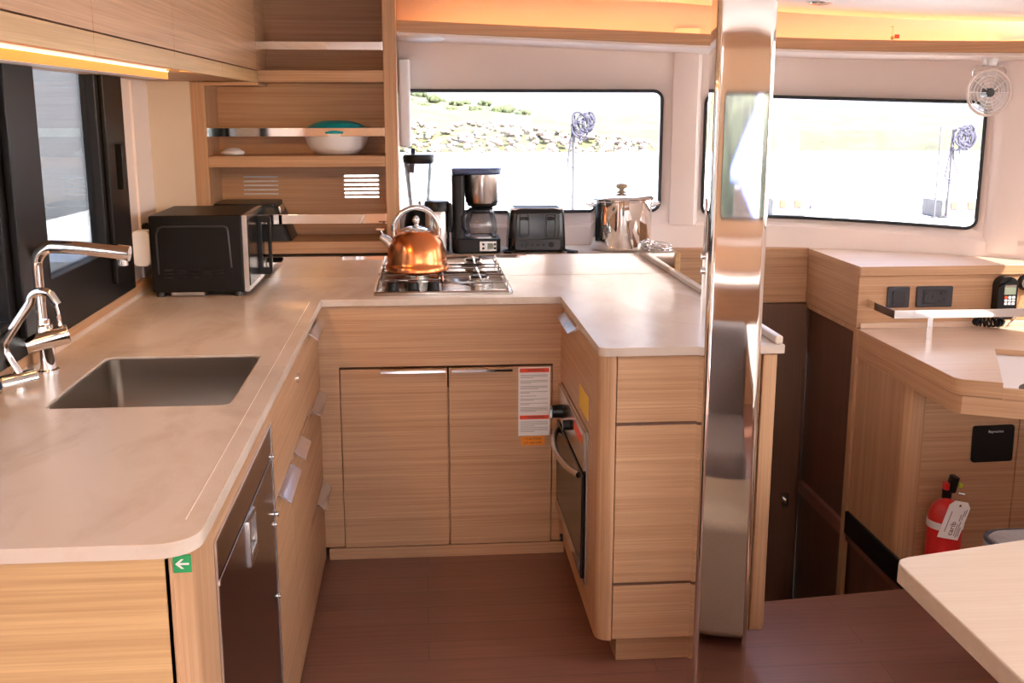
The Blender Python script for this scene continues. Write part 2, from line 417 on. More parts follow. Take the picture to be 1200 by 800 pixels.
# wooden header between the galley and the nav station, above the companionway
struct(MB().box(1.0, 1.60, 4.335, 4.42, .755, .985).build('trim_9', wood_h, bevel=.003))
struct(MB().box(1.0, 1.60, 4.328, 4.336, .945, .985).build('trim_10', wood_h, bevel=.002))
# cream panel and post beside the open shelves
struct(MB().box(-.985, -.83, 4.10, 4.14, 1.0, 1.645).build('wall_shelf_side', cream))

# ================================================================== GALLEY
# U shaped worktop with sink cut-out
sink_hole = list(reversed(rr(-.815, -.42, 2.295, 2.79, .025)))
outer = [(-.975, 1.525)] + [(-.40 + .06 * math.sin(t * PI / 16), 1.585 - .06 * math.cos(t * PI / 16)) for t in range(9)] + [(-.34, 3.605), (.470, 3.605), (.470, 2.83)] + \
        [(.495 - .025 * math.cos(t * PI / 8), 2.812 - .025 * math.sin(t * PI / 8)) for t in range(5)] + [(.978, 2.787), (.978, 4.098), (-.975, 4.098)]
wt = thing('worktop', 'U-shaped beige marbled worktop with a sink cut-out running along three galley sides', 'worktop', (-.3, 3.8, .896))
MB().plate(outer, [sink_hole], .896, CT).build('top', stone_m, wt, bevel=.003)
MB().box(-.375, -.3735, 1.62, 3.57, CT, CT + .0006).build('inlay_line', mat('pale_seam', (.80, .72, .64), .3), wt)
MB().box(.955, .978, 2.80, 4.095, CT - .001, CT + .022).build('raised_lip', stone_m, wt, bevel=.006)
MB().box(-.972, -.957, 1.53, 4.095, CT - .001, CT + .018).build('raised_lip', stone_m, wt, bevel=.003)
# rear ledge and its polished riser
lg = thing('rear_ledge', 'raised beige ledge with polished mirror-like riser behind the hob', 'ledge', (0, 4.25, CT))
MB().box(-.97, .985, 4.104, 4.335, .985, 1.0).build('top', stone_m, lg, bevel=.002)
MB().box(-.97, .985, 4.335, 4.40, .985, 1.0).build('top', stone_m, lg)
MB().box(-.97, .978, 4.099, 4.104, CT, .9995).build('riser', riser_m, lg)
MB().box(.979, 1.0, 4.09, 4.33, CT - .01, 1.001).build('end_cap', wood_end, lg, bevel=.004)
# --- port base unit: end panel, rounded post, dishwasher, doors, drawers
pu = thing('galley_base_unit', 'long oak base unit under the sink side of the worktop', 'cabinet', (-.66, 2.5, FZ))
MB().box(-.95, -.385, 1.545, 1.565, FZ, .893).build('end_panel', wood_end, pu, bevel=.001)
cp = [(-.381, 1.72), (-.381, 1.545)] + [(-.392 + .037 * math.sin(t * PI / 16), 1.582 - .037 * math.cos(t * PI / 16)) for t in range(0, 9)] + [(-.355, 1.72)]
MB().prism(cp, FZ, .893).build('corner_post', wood_v, pu)
MB().box(-.95, -.385, 1.565, 3.62, .03, .74).build('carcass', wood_h, pu)
MB().box(-.95, -.40, 1.60, 3.62, FZ, .03).build('plinth', wood_h, pu)
MB().box(-.95, -.90, 1.565, 4.0, .74, .893).build('back_rail', wood_h, pu)
MB().box(-.373, -.355, 1.72, 2.425, .838, .893).build('top_rail', wood_h, pu)
def pull(m, y0, y1, z, x=-.355):
    """angled tab pull sitting on the top edge of a door facing +X"""
    s = [(x - .012, z + .006), (x + .004, z + .006), (x + .030, z - .012), (x + .030, z - .016), (x + .003, z + .001), (x - .012, z + .001)]
    return m.loft([[(a, y0, b) for a, b in s], [(a, y1, b) for a, b in s]])
def front_panel(name, y0, y1, z0, z1, hz=None):
    d = MB().box(-.374, -.355, y0 + .0015, y1 - .0015, z0 + .0015, z1 - .0015).build(name, wood_h, pu, bevel=.0012)
    if hz: pull(MB(), *hz, z1).build('pull_handle', handle_m, d)
    return d
front_panel('fascia', 2.43, 3.20, .635, .893)
front_panel('door', 2.43, 2.785, FZ + .02, .630, (2.50, 2.74))
front_panel('door', 2.785, 3.20, FZ + .02, .630, (2.83, 2.99))
front_panel('drawer', 3.20, 3.60, .615, .862, (3.30, 3.56))
front_panel('drawer', 3.20, 3.60, .285, .612, (3.31, 3.575))
front_panel('drawer', 3.20, 3.60, FZ + .02, .281, (3.36, 3.58))
MB().box(-.374, -.357, 3.20, 3.60, .862, .893).build('top_rail', wood_h, pu)
k = MB().cyl((-.356, 2.97, .81), (-.350, 2.97, .81), .014, n=28).build('button_catch', chrome, pu, bevel=.001)
MB().cyl((-.351, 2.97, .81), (-.3485, 2.97, .81), .009, .008, 24).build('button', wood_h, k)
# drawer fridge / dishwasher with dark steel front
dw = thing('drawer_fridge', 'dark stainless drawer fridge set into the port base unit near its front end', 'fridge', (-.6, 2.08, FZ))
MB().box(-.374, -.352, 1.73, 2.40, .768, .836).build('control_strip', dark_steel, dw, bevel=.002)
MB().box(-.374, -.352, 1.73, 2.40, .01, .762).build('door', dark_steel, dw, bevel=.002)
MB().box(-.374, -.350, 1.722, 1.7285, .0, .838).box(-.374, -.350, 2.4015, 2.41, .0, .838).box(-.374, -.350, 1.722, 2.41, .8365, .842).build('frame', steel, dw, bevel=.001)
lt = MB().plate([(2.075 + a, .705 + b) for a, b in rr(-.045, .045, -.05, .05, .006)], [[(2.075 + a, .705 + b) for a, b in reversed(rr(-.036, .036, -.041, .041, .004))]], -.353, -.347, 'x').build('latch', steel, dw)
MB().box(-.352, -.346, 2.045, 2.105, .668, .682).build('latch_tongue', steel, lt, bevel=.001)
for y, z in ((1.725, .765), (1.725, .55), (2.405, .765), (2.405, .60), (2.405, .42)): MB().cyl((-.351, y, z), (-.3475, y, z), .006, n=12).build('hinge_pin', chrome, dw)
MB().cyl((-.351, 2.42, .62), (-.345, 2.42, .62), .008, n=14).build('corner_bumper', chrome, dw)
# green arrow sign
sg = tag(MB().box(-.3795, -.3525, 1.5435, 1.5446, .866, .8945).build('escape_route_sign', green_l), 'small green sticker with white left arrow on the front corner of the base unit', 'sign')
ar = MB()
ar.box(-.372, -.356, 1.5425, 1.5434, .8785, .8815)
ar.loft([[(x, y, z) for x, z in ((-.3762, .880), (-.3675, .8875), (-.3635, .8875), (-.3715, .880))] for y in (1.5425, 1.5434)])
ar.loft([[(x, y, z) for x, z in ((-.3762, .880), (-.3715, .880), (-.3635, .8725), (-.3675, .8725))] for y in (1.5425, 1.5434)])
ar.build('arrow', paper, sg)
# --- back base unit under the hob
bu = thing('hob_base_unit', 'oak two-door base unit under the hob between the sink side and the peninsula', 'cabinet', (.08, 3.8, FZ))
MB().box(-.345, .495, 3.64, 4.09, .03, .60).build('carcass', wood_h, bu)
MB().box(-.372, .492, 3.62, 3.64, .682, .893).build('fascia', wood_h, bu)
MB().box(-.372, -.290, 3.62, 3.64, .03, .682).build('filler', wood_h, bu)
MB().box(.446, .492, 3.62, 3.64, .03, .682).build('filler', wood_h, bu)
MB().box(-.345, .492, 3.622, 3.66, FZ, .022).build('plinth', wood_h, bu)
for x0, x1, h0, h1 in ((-.2865, .0795, -.149, .074), (.0855, .4425, .094, .304)):
    d = MB().box(x0, x1, 3.619, 3.639, .026, .674).build('door', wood_h, bu, bevel=.001)
    s = [(3.619, .676), (3.598, .670), (3.598, .662), (3.602, .662), (3.603, .668), (3.619, .672)]
    MB().loft([[(h0, a, b) for a, b in s], [(h1, a, b) for a, b in s]]).build('pull_handle', chrome, d)
# warning labels on the right door
wl_ = thing('warning_label', 'white gas warning sticker with red headings on the right door under the hob', 'label', (.381, 3.618, .42))
MB().box(.326, .437, 3.6172, 3.6186, .424, .671).build('sheet', paper, wl_)
MB().box(.331, .433, 3.6164, 3.6172, .653, .667).build('red_band', red_l, wl_)
MB().box(.331, .433, 3.6164, 3.6172, .484, .498).build('red_band', red_l, wl_)
for z in (.660, .491): text('⚠ WARNING'.replace('⚠', '!'), .0125, front(.384, 3.6163, z), ink_b, wl_, depth=.0003)
lines = MB(); z = .644
for para in (3, 3, 3, 2, 1, 2, 2, 4):
    for q in range(para):
        lines.box(.333, .333 + (.096 if q < para - 1 else random.uniform(.03, .08)), 3.6168, 3.6172, z - .0016, z); z -= .0046
    z -= .0062
z = .476
for q in range(8):
    lines.box(.333, .333 + (.096 if q % 4 != 3 else .05), 3.6168, 3.6172, z - .0016, z); z -= .0052
lines.build('small_print', ink, wl_)
cl = thing('gas_caution_sticker', 'small orange caution sticker just under the white warning sticker', 'label', (.378, 3.618, .388))
MB().box(.336, .419, 3.6170, 3.6186, .389, .421).build('sheet', orange_l, cl)
text('! CAUTION', .0115, front(.378, 3.6169, .412), ink_b, cl, depth=.0003)
text('L.P. GAS LINE', .0105, front(.378, 3.6169, .398), ink_b, cl, depth=.0003)
# --- peninsula unit
pn = thing('peninsula_unit', 'oak peninsula base unit with three front drawers and a rounded corner', 'cabinet', (.72, 3.3, FZ))
MB().box(.505, .90, 2.85, 4.09, .06, .893).build('carcass', wood_h, pn)
MB().box(.54, .90, 2.835, 3.6, FZ, .062).build('plinth', wood_h, pn)
cp = [(.519, 2.80)] + [(.515 - .04 * math.sin(t * PI / 16), 2.84 - .04 * math.cos(t * PI / 16)) for t in range(9)] + [(.475, 2.93), (.519, 2.93)]
MB().prism(cp, .06, .893).build('corner_post', wood_v, pn)
for z0, z1 in ((.707, .893), (.236, .697), (.064, .226)):
    d = MB().box(.5215, .918, 2.80, 2.82, z0, z1).build('drawer', wood_h, pn, bevel=.0015)
for z in (.702, .231): MB().box(.5215, .918, 2.806, 2.86, z - .006, z + .006).build('finger_groove', wood_dark, pn)
MB().box(.475, .495, 2.93, 3.62, .625, .893).build('side_fascia', wood_h, pn)
MB().box(.475, .495, 2.93, 2.99, .06, .625).build('side_stile', wood_h, pn)
MB().box(.475, .495, 3.60, 3.62, .06, .625).build('side_stile', wood_h, pn)
MB().box(.475, .495, 2.99, 3.60, .06, .135).build('side_rail', wood_h, pn)
ep = [(2.795, .893), (2.795, .10), (2.803, .075), (2.82, .065), (4.09, .065), (4.09, .893)]
MB().prism(ep, .922, .962, 'x').build('end_panel', wood_v, pn, bevel=.004)
hp = MB(); s = [(.475, .893), (.471, .880), (.446, .866), (.446, .862), (.475, .874)]
hp.loft([[(a, y, b) for a, b in s] for y in (3.25, 3.53)]).build('pull_handle', handle_m, pn)
MB().box(.4735, .475, 3.0, 3.17, .655, .725).build('yellow_sticker', yellow_l, pn)
MB().cyl((.475, 3.53, .075), (.465, 3.53, .075), .014, n=16).build('catch', black, pn)
# oven in the peninsula's left flank
ov = thing('oven', 'small stainless oven with dark glass door in the left flank of the peninsula', 'oven', (.49, 3.3, .13))
MB().box(.470, .54, 2.995, 3.60, .14, .622).build('body', steel, ov, bevel=.003)
MB().box(.462, .472, 3.0, 3.595, .50, .618).build('control_panel', steel, ov, bevel=.002)
MB().box(.458, .470, 3.0, 3.595, .16, .49).build('door', black_g, ov, bevel=.004)
MB().box(.4565, .4585, 3.03, 3.565, .17, .21).build('door_trim', steel, ov)
MB().box(.4605, .4622, 3.05, 3.19, .575, .60).build('red_sticker', red_l, ov)
hb = [(.458, 3.06, .470)] + [(.458 - .040 * math.sin(PI * k / 12) ** .7, 3.06 + .48 * k / 12, .470) for k in range(1, 12)] + [(.458, 3.54, .470)]
MB().tube(hb, .010, 10).build('handle', steel, ov)
kb = MB().cyl((.462, 3.46, .555), (.425, 3.46, .555), .024, .021, 20).build('control_knob', black, ov, bevel=.002)
MB().box(.418, .426, 3.455, 3.465, .536, .574).build('grip', chrome, kb)
MB().cyl((.462, 3.30, .555), (.440, 3.30, .555), .018, .016, 20).build('control_knob', black, ov, bevel=.002)
# --- overhead cabinets
oc = thing('overhead_cabinet', 'run of oak wall cabinets above the left window', 'cabinet', (-.78, 2.6, 1.64))
MB().box(-.975, -.605, .9, 4.098, 1.645, 1.94).build('carcass', wood_h, oc)
for y0, y1 in ((.9, 1.45), (1.45, 2.08), (2.08, 2.74), (2.74, 4.098)):
    MB().box(-.604, -.585, y0 + .0015, y1 - .0015, 1.684, 1.953).build('door', wood_h, oc, bevel=.001)
for y0, y1 in ((.9, 1.45), (1.45, 2.08), (2.08, 2.74), (2.74, 3.384), (3.384, 4.098)):
    MB().box(-.604, -.585, y0 + .0008, y1 - .0008, 1.640, 1.681).build('light_rail', wood_end, oc, bevel=.001)
ls = thing('cabinet_strip_light', 'amber strip light glowing along the underside of the wall cabinets', 'strip light', (-.63, 1.9, 1.617))
MB().box(-.66, -.622, 1.0, 2.81, 1.6175, 1.644).build('housing', white_p, ls)
MB().box(-.622, -.618, 1.0, 2.805, 1.618, 1.635).build('diffuser', led_amber, ls)
MB().box(-.6215, -.6165, 1.0, 2.805, 1.6352, 1.6366).build('bright_line', led_line, ls)
lamp = bpy.data.lights.new('strip_lamp', 'AREA'); lamp.shape = 'RECTANGLE'; lamp.size = .03; lamp.size_y = 1.8; lamp.energy = .35; lamp.color = (1, .52, .16)
lo = bpy.data.objects.new('strip_lamp', lamp); C.objects.link(lo); lo.parent = ls; lo.location = (-.011, 0, -.002)
l2 = bpy.data.lights.new('panel_fill_lamp', 'AREA'); l2.size = .04; l2.energy = .38; l2.color = (1, .52, .16)  # unseen lamp added past the strip's end to warm the cream panel
lo2 = bpy.data.objects.new('panel_fill_lamp', l2); C.objects.link(lo2); lo2.parent = ls
lo2.location = Vector((-.64, 2.83, 1.626)) - ORG[ls]; lo2.rotation_euler = Vector((-.12, .85, -.35)).to_track_quat('-Z', 'Y').to_euler()
# --- open shelf unit
su = thing('open_shelf_unit', 'open oak shelving with steel rails in the corner beside the front window', 'shelf unit', (-.45, 4.22, 1.0))
slots = []
for x0, x1, zs in ((-.695, -.56, (1.285, 1.268, 1.252, 1.235, 1.219)), (-.302, -.167, (1.287, 1.270, 1.253, 1.236, 1.220, 1.204))):
    for z in zs: slots.append([(x0, z - .0035), (x0, z + .0035), (x1, z + .0035), (x1, z - .0035)])
MB().plate([(-.83, 1.0), (-.085, 1.0), (-.085, 2.0), (-.83, 2.0)], slots, 4.350, 4.362, 'y').build('back_panel', wood_h, su)
MB().box(-.705, -.55, 4.3625, 4.366, 1.205, 1.30).build('added_pale_backing', white_p, su)  # added white plate so the slots look as pale as a lit wall
MB().box(-.83, -.778, 4.10, 4.35, 1.0, 1.64).build('post', wood_v, su, bevel=.002)
MB().box(-.130, -.082, 4.10, 4.395, 1.0, 1.99).build('post', wood_v, su, bevel=.002)
MB().box(-.605, -.585, 4.10, 4.35, 1.64, 1.99).build('side_panel', wood_h, su)
MB().box(-.585, -.130, 4.10, 4.35, 1.642, 1.685).build('shelf', wood_h, su, bevel=.002)
MB().box(-.83, -.585, 4.102, 4.35, 1.630, 1.642).build('soffit', wood_h, su)
MB().box(-.778, -.130, 4.10, 4.35, 1.335, 1.376).build('shelf', wood_h, su, bevel=.002)
MB().box(-.778, -.130, 4.10, 4.35, 1.012, 1.057).build('shelf', wood_h, su, bevel=.002)
for x0, z0, z1 in ((-.583, 1.757, 1.786), (-.776, 1.447, 1.478), (-.776, 1.124, 1.160)):
    r = MB().box(x0, -.132, 4.106, 4.111, z0, z1).build('fiddle_rail', steel_p, su, bevel=.001)
    MB().box(-.1345, -.130, 4.104, 4.125, z0 - .001, z1 + .001).build('end_bracket', chrome, r)
    MB().box(x0 - .002, x0 + .0025, 4.104, 4.125, z0 - .001, z1 + .001).build('end_bracket', chrome, r)

# ================================================================== THINGS ON SHELVES AND WORKTOP
b = thing('mixing_bowl', 'white mixing bowl with a teal lid on the middle shelf', 'bowl', (-.316, 4.225, 1.376))
MB().lathe((-.316, 4.225, 1.3765), [(.055, 0), (.075, .003), (.098, .018), (.114, .042), (.121, .072), (.121, .079), (.1, .079)]).build('bowl', white_p, b)
MB().lathe((-.316, 4.225, 1.3765), [(.1, .0795), (.123, .080), (.124, .086), (.112, .101), (.085, .117), (.05, .126), (.01, .128)]).build('lid', teal, b)
tag(MB().lathe((-.703, 4.19, 1.3765), [(.018, 0), (.040, .003), (.044, .010), (.042, .014), (.034, .018), (.022, .026), (.006, .028)]).build('soap_dish', white_p), 'small white lidded dish at the left end of the middle shelf', 'dish')
bt = thing('roasting_tub', 'black tub with thin flat lid on the lowest shelf behind the microwave', 'container', (-.65, 4.24, 1.057))
MB().loft([[(x, y, 1.058) for x, y in rr(-.770, -.490, 4.125, 4.345, .02)], [(x, y, 1.186) for x, y in rr(-.765, -.540, 4.14, 4.335, .02)]]).build('tub', black, bt)
MB().prism(rr(-.775, -.545, 4.12, 4.345, .02), 1.1865, 1.199).build('lid', black, bt, bevel=.003)
MB().box(-.541, -.530, 4.15, 4.28, 1.15, 1.186).build('handle', steel, bt, bevel=.004)
# microwave
mw = thing('microwave', 'black microwave oven standing in the corner of the worktop under the shelves', 'microwave', (-.75, 3.89, CT))
MB().box(-.912, -.606, 3.70, 4.085, .936, 1.197).build('body', black_m, mw, bevel=.006)
e = [(-.888, 3.699, 1.00), (-.888, 3.699, 1.135), (-.880, 3.699, 1.155), (-.868, 3.699, 1.160), (-.665, 3.699, 1.160), (-.655, 3.699, 1.155), (-.652, 3.699, 1.14), (-.646, 3.699, 1.02)]
MB().tube(e, .0035, 8).build('side_emboss', dgrey, mw)  # lighter grey than the body, painting in the emboss's highlight
v = MB()
for c in range(5):
    for r_ in range(3): v.box(-.868 + c * .043, -.840 + c * .043, 3.6965, 3.702, .985 + r_ * .013, .990 + r_ * .013)
v.build('vent_louvres', black_g, mw)
fd = MB().box(-.606, -.588, 3.702, 4.083, .936, 1.196).build('door', steel, mw, bevel=.002)
MB().box(-.589, -.5855, 3.715, 3.975, .955, 1.180).build('door_glass', black_g, fd)
MB().box(-.589, -.5855, 3.985, 4.075, .955, 1.180).build('control_panel', black_g, fd)
hm = MB(); hm.plate([(a, b_) for a, b_ in ((-.587, 1.172), (-.587, .960), (-.548, .960), (-.541, .968), (-.541, 1.164), (-.548, 1.172))], [[(-.575, .985), (-.575, 1.148), (-.553, 1.148), (-.553, .985)]], 3.935, 3.957, 'y')
hm.build('handle', black, fd, bevel=.003)
for x, y in ((-.89, 3.72), (-.63, 3.72), (-.89, 4.06), (-.63, 4.06)): MB().cyl((x, y, CT), (x, y, .937), .014, n=16).build('foot', dgrey, mw)
MB().box(-.85, -.74, 3.703, 3.72, .925, .9365).build('foot_bracket', steel, mw)
# wall socket and charger left of the microwave
so = thing('wall_socket', 'black wall socket on the white wall left of the microwave', 'socket', (-.975, 3.89, 1.06))
MB().prism(rr(3.85, 3.935, 1.06, 1.152, .008), -.981, -.968, 'x').build('plate', black, so, bevel=.002)
MB().prism(rr(3.865, 3.92, 1.075, 1.137, .006), -.968, -.965, 'x').build('insert', dgrey, so)
pb = thing('plug_adapter', 'white rounded plug adapter between the left wall and microwave', 'plug', (-.95, 3.77, 1.02))
MB().prism(rr(-.978, -.918, 1.022, 1.145, .02), 3.725, 3.775, 'y').build('housing', white_p, pb, bevel=.006)
MB().cyl((-.95, 3.775, 1.10), (-.95, 3.86, 1.10), .006, n=10).build('cord', white_p, pb)
# sink
sk = thing('sink', 'brushed stainless steel sink set into the left worktop', 'sink', (-.62, 2.54, .74))
h = lambda d, z, r: [(x, y, z) for x, y in rr(-.815 + d, -.42 - d, 2.295 + d, 2.79 - d, r)]
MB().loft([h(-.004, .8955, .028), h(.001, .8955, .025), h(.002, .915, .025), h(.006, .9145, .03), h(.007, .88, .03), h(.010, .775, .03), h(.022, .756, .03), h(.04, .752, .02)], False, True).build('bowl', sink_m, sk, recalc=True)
MB().cyl((-.617, 2.545, .7525), (-.617, 2.545, .755), .042, n=32).build('drain', chrome, sk, bevel=.001)
# mixer tap
fx, fy = -.922, 2.645
tp = thing('mixer_tap', 'tall chrome mixer tap with long straight spout behind the sink', 'tap', (fx, fy, CT))
MB().lathe((fx, fy, CT), [(.033, 0), (.033, .005), (.027, .008), (.027, .115), (.024, .118)], 32).build('base', chrome, tp)
sp = [(fx, fy, 1.03), (fx, fy, 1.06), (fx, fy, 1.18)] + [(fx + .045 - .045 * math.cos(t * PI / 16), fy, 1.18 + .045 * math.sin(t * PI / 16)) for t in range(1, 9)] + [(fx + .10, fy, 1.222), (fx + .20, fy, 1.209)]
MB().tube(sp, .016, 16).build('spout', chrome, tp)
MB().tube([(fx, fy, 1.03), (fx, fy, 1.05)], .021, 16).build('collar', chrome, tp)
nz = MB().tube([(fx + .195, fy, 1.2095), (fx + .222, fy, 1.206)], .019, 16).build('nozzle', chrome, tp)
MB().cyl((fx + .205, fy, 1.20), (fx + .205, fy, 1.178), .012, n=16).build('aerator', steel, nz)
vb = MB().cyl((fx - .032, fy - .03, .992), (fx + .060, fy + .01, 1.012), .024, n=24).build('valve_body', chrome, tp, bevel=.003)
MB().tube([(fx + .045, fy + .004, 1.012), (fx + .043, fy + .004, 1.05), (fx + .036, fy + .004, 1.085)], .005, 8).build('lever', chrome, vb)
# filtered water tap
f2 = thing('filter_tap', 'small chrome filter tap with bent spout and blue dot in front of the mixer tap', 'tap', (-.93, 2.47, CT))
MB().cyl((-.955, 2.44, .937), (-.895, 2.50, .940), .021, n=24).build('valve_body', chrome, f2, bevel=.003)
MB().cyl((-.956, 2.439, .937), (-.957, 2.438, .937), .010, n=16).build('blue_mark', blue_dot, f2)
MB().cyl((-.925, 2.47, CT), (-.925, 2.47, .935), .018, n=20).build('base', chrome, f2)
MB().tube([(-.922, 2.475, .955), (-.938, 2.475, .985), (-.950, 2.475, 1.012), (-.946, 2.475, 1.03), (-.915, 2.48, 1.075), (-.885, 2.485, 1.118)] + [(-.858 - .026 * math.cos(t * PI / 12), 2.485, 1.122 + .020 * math.sin(t * PI / 12)) for t in range(1, 10)] + [(-.826, 2.485, 1.112)], .0105, 14).build('spout', chrome, f2)
# hob
hob_m = mat('hob_steel', (.42, .37, .33), .18, 1); wire_m = mat('support_steel', (.36, .34, .33), .2, 1)
hb = thing('gas_hob', 'stainless two-burner gas hob with wire pan supports set on the rear worktop', 'hob', (.07, 3.87, CT))
MB().loft([[(x, y, z) for x, y in rr(-.168 + d, .313 - d, 3.662 + d, 4.075 - d, .02)] for d, z in ((0, CT), (0, .930), (.008, .934), (.016, .929))]).build('tray', hob_m, hb)
for x in (-.103, -.033, .037):
    kn = MB().lathe((x, 3.705, .929), [(.022, 0), (.022, .006), (.020, .008), (.0185, .031), (.015, .034)], 24).build('control_knob', black, hb)
for bx, by, br_ in ((-.02, 3.955, .045), (.205, 3.87, .036)):
    q = MB().lathe((bx, by, .929), [(br_ + .012, 0), (br_ + .012, .004), (br_, .008), (br_, .013), (br_ - .006, .014), (br_ - .006, .018), (br_, .019), (br_, .022)], 32).build('burner', steel, hb)
    MB().lathe((bx, by, .9512), [(br_ - .006, 0), (br_ - .004, .006), (.01, .008)], 32).build('burner_cap', black_m, q)
def grate(x0, x1, y0, y1, bx, by):
    g = MB(); z = .958
    g.tube([(x, y, z) for x, y in rr(x0, x1, y0, y1, .015, 4)], .0035, 8, True)
    for x, y in ((x0, y0 + .02), (x1, y0 + .02), (x0, y1 - .02), (x1, y1 - .02)): g.tube([(x, y, z), (x, y, .928)], .0035, 8)
    for ax, ay in ((x0, by), (x1, by), (bx, y0), (bx, y1)):
        d = Vector((bx - ax, by - ay, 0)); L = d.length; d.normalize(); e_ = Vector((ax, ay, z)) + d * (L - .022)
        g.tube([(ax, ay, z), tuple(e_ - d * .02 + Vector((0, 0, .004))), tuple(e_ + Vector((0, 0, .004)))], .0035, 8)
    g.build('pan_support', wire_m, hb)
grate(-.15, .060, 3.765, 4.055, -.02, 3.955)
grate(.072, .297, 3.70, 4.055, .205, 3.87)
# copper kettle
kt = thing('copper_kettle', 'copper whistling kettle with a steel hoop handle on the hob', 'kettle', (-.019, 3.965, .963))
kc = (-.019, 3.965, .963)
MB().lathe(kc, [(.085, 0), (.112, .001), (.117, .006), (.117, .020), (.112, .027), (.110, .030), (.109, .045), (.104, .080), (.094, .110), (.080, .130), (.062, .146), (.055, .149)], 64).build('body', copper, kt)
MB().lathe(kc, [(.057, .146), (.058, .150), (.052, .154), (.035, .161), (.015, .165)], 48).build('lid', steel_p, kt)
ld = MB().lathe(kc, [(.009, .163), (.007, .172), (.013, .180), (.0135, .190), (.008, .199), (.002, .202)], 24).build('lid_knob', chrome, kt)
hk = [(-.019 + .082 * math.cos(a), 3.965, .963 + .150 + .082 * math.sin(a)) for a in [math.radians(-40 + 260 * k / 28) for k in range(29)]]
MB().tube(hk, .0105, 12).build('handle', steel_p, kt)
spt = MB().tube([(-.105, 3.965, 1.055), (-.125, 3.965, 1.075), (-.150, 3.965, 1.092)], .015, 16, radii=[.020, .017, .014]).build('spout', chrome, kt)
MB().tube([(-.143, 3.965, 1.102), (-.150, 3.965, 1.118)], .004, 8).box(-.166, -.136, 3.957, 3.973, 1.114, 1.119).build('whistle_lever', chrome, spt)
# blender
bl = thing('blender', 'clear jug blender with black lid on the ledge behind the kettle', 'blender', (-.006, 4.30, 1.0))
MB().lathe((-.006, 4.30, 1.0005), [(.070, 0), (.072, .006), (.070, .03), (.060, .11), (.052, .150), (.045, .158)], 32).build('motor_base', black, bl)
MB().lathe((-.006, 4.30, 1.0), [(.042, .158), (.044, .170), (.060, .335), (.062, .345), (.058, .345), (.040, .172)], 32, False).build('jug', jar_m, bl)
MB().lathe((-.006, 4.30, 1.0), [(.058, .338), (.063, .346), (.063, .366), (.058, .372), (.02, .374)], 32).build('lid', black, bl)
MB().lathe((-.006, 4.30, 1.0), [(.043, .150), (.043, .168), (.035, .172), (.01, .172)], 32).build('blade_collar', dgrey, bl)
MB().box(-.036, .024, 4.298, 4.302, 1.173, 1.176).box(-.008, -.004, 4.275, 4.325, 1.173, 1.18).cyl((-.006, 4.30, 1.17), (-.006, 4.30, 1.19), .006, n=10).build('blades', steel, bl)
# electric kettle
ek = thing('electric_kettle', 'slim stainless electric kettle with black lid and handle left of the coffee maker', 'kettle', (.062, 4.19, 1.0))
MB().lathe((.060, 4.165, 1.0005), [(.046, 0), (.047, .004), (.046, .16), (.044, .165)], 40).build('body', steel, ek)
MB().lathe((.060, 4.165, 1.0005), [(.048, .165), (.048, .195), (.045, .201), (.015, .203)], 40).build('lid', black, ek)
MB().tube([(.096, 4.148, 1.192), (.108, 4.142, 1.190), (.113, 4.139, 1.165), (.113, 4.139, 1.11), (.107, 4.142, 1.085)], .009, 12).build('handle', black, ek)
# coffee maker
cm = thing('coffee_maker', 'black and steel drip coffee maker with glass carafe on the rear ledge', 'coffee maker', (.21, 4.22, 1.0))
MB().prism(rr(.118, .305, 4.135, 4.325, .03), 1.0005, 1.058).build('base', black, cm, bevel=.006)
MB().prism(rr(.118, .168, 4.15, 4.32, .02), 1.05, 1.30).build('column', black, cm, bevel=.004)
MB().lathe((.238, 4.225, 1.0), [(.064, .190), (.066, .196), (.074, .290), (.074, .300)], 40).build('filter_basket', steel, cm)
MB().lathe((.238, 4.225, 1.0), [(.040, .172), (.058, .178), (.061, .192)], 40).build('drip_ring', black, cm)
MB().prism([(.118, 4.16), (.135, 4.15), (.20, 4.148)] + [(.238 + .079 * math.cos(t), 4.225 + .079 * math.sin(t)) for t in [-PI/2 + PI * k / 14 for k in range(15)]] + [(.20, 4.303), (.135, 4.30), (.118, 4.29)], 1.30, 1.325).build('lid', sky_lid, cm, bevel=.008)
MB().lathe((.232, 4.215, 1.0), [(.040, .060), (.058, .064), (.064, .085), (.060, .125), (.048, .158), (.046, .170)], 40, False).build('carafe', carafe_m, cm)
MB().lathe((.232, 4.215, 1.0), [(.030, .1615), (.047, .163), (.049, .170), (.03, .173)], 40).build('carafe_lid', black, cm)
MB().lathe((.232, 4.215, 1.0), [(.060, .058), (.062, .058), (.062, .062), (.030, .062)], 40).build('warming_plate', steel, cm)
MB().tube([(.185, 4.185, 1.162), (.168, 4.165, 1.160), (.158, 4.155, 1.14), (.158, 4.155, 1.10), (.170, 4.165, 1.082)], .007, 10).build('carafe_handle', black, cm)
dp = MB().box(.222, .287, 4.1318, 4.136, 1.010, 1.048).build('control_panel', steel, cm, bevel=.001)
MB().box(.252, .275, 4.1305, 4.132, 1.018, 1.041).build('display', lcd, dp)
for x, z in ((.236, 1.037), (.236, 1.021), (.281, 1.037), (.281, 1.021)): MB().cyl((x, 4.1318, z), (x, 4.129, z), .0045, n=12).build('button', black, dp)
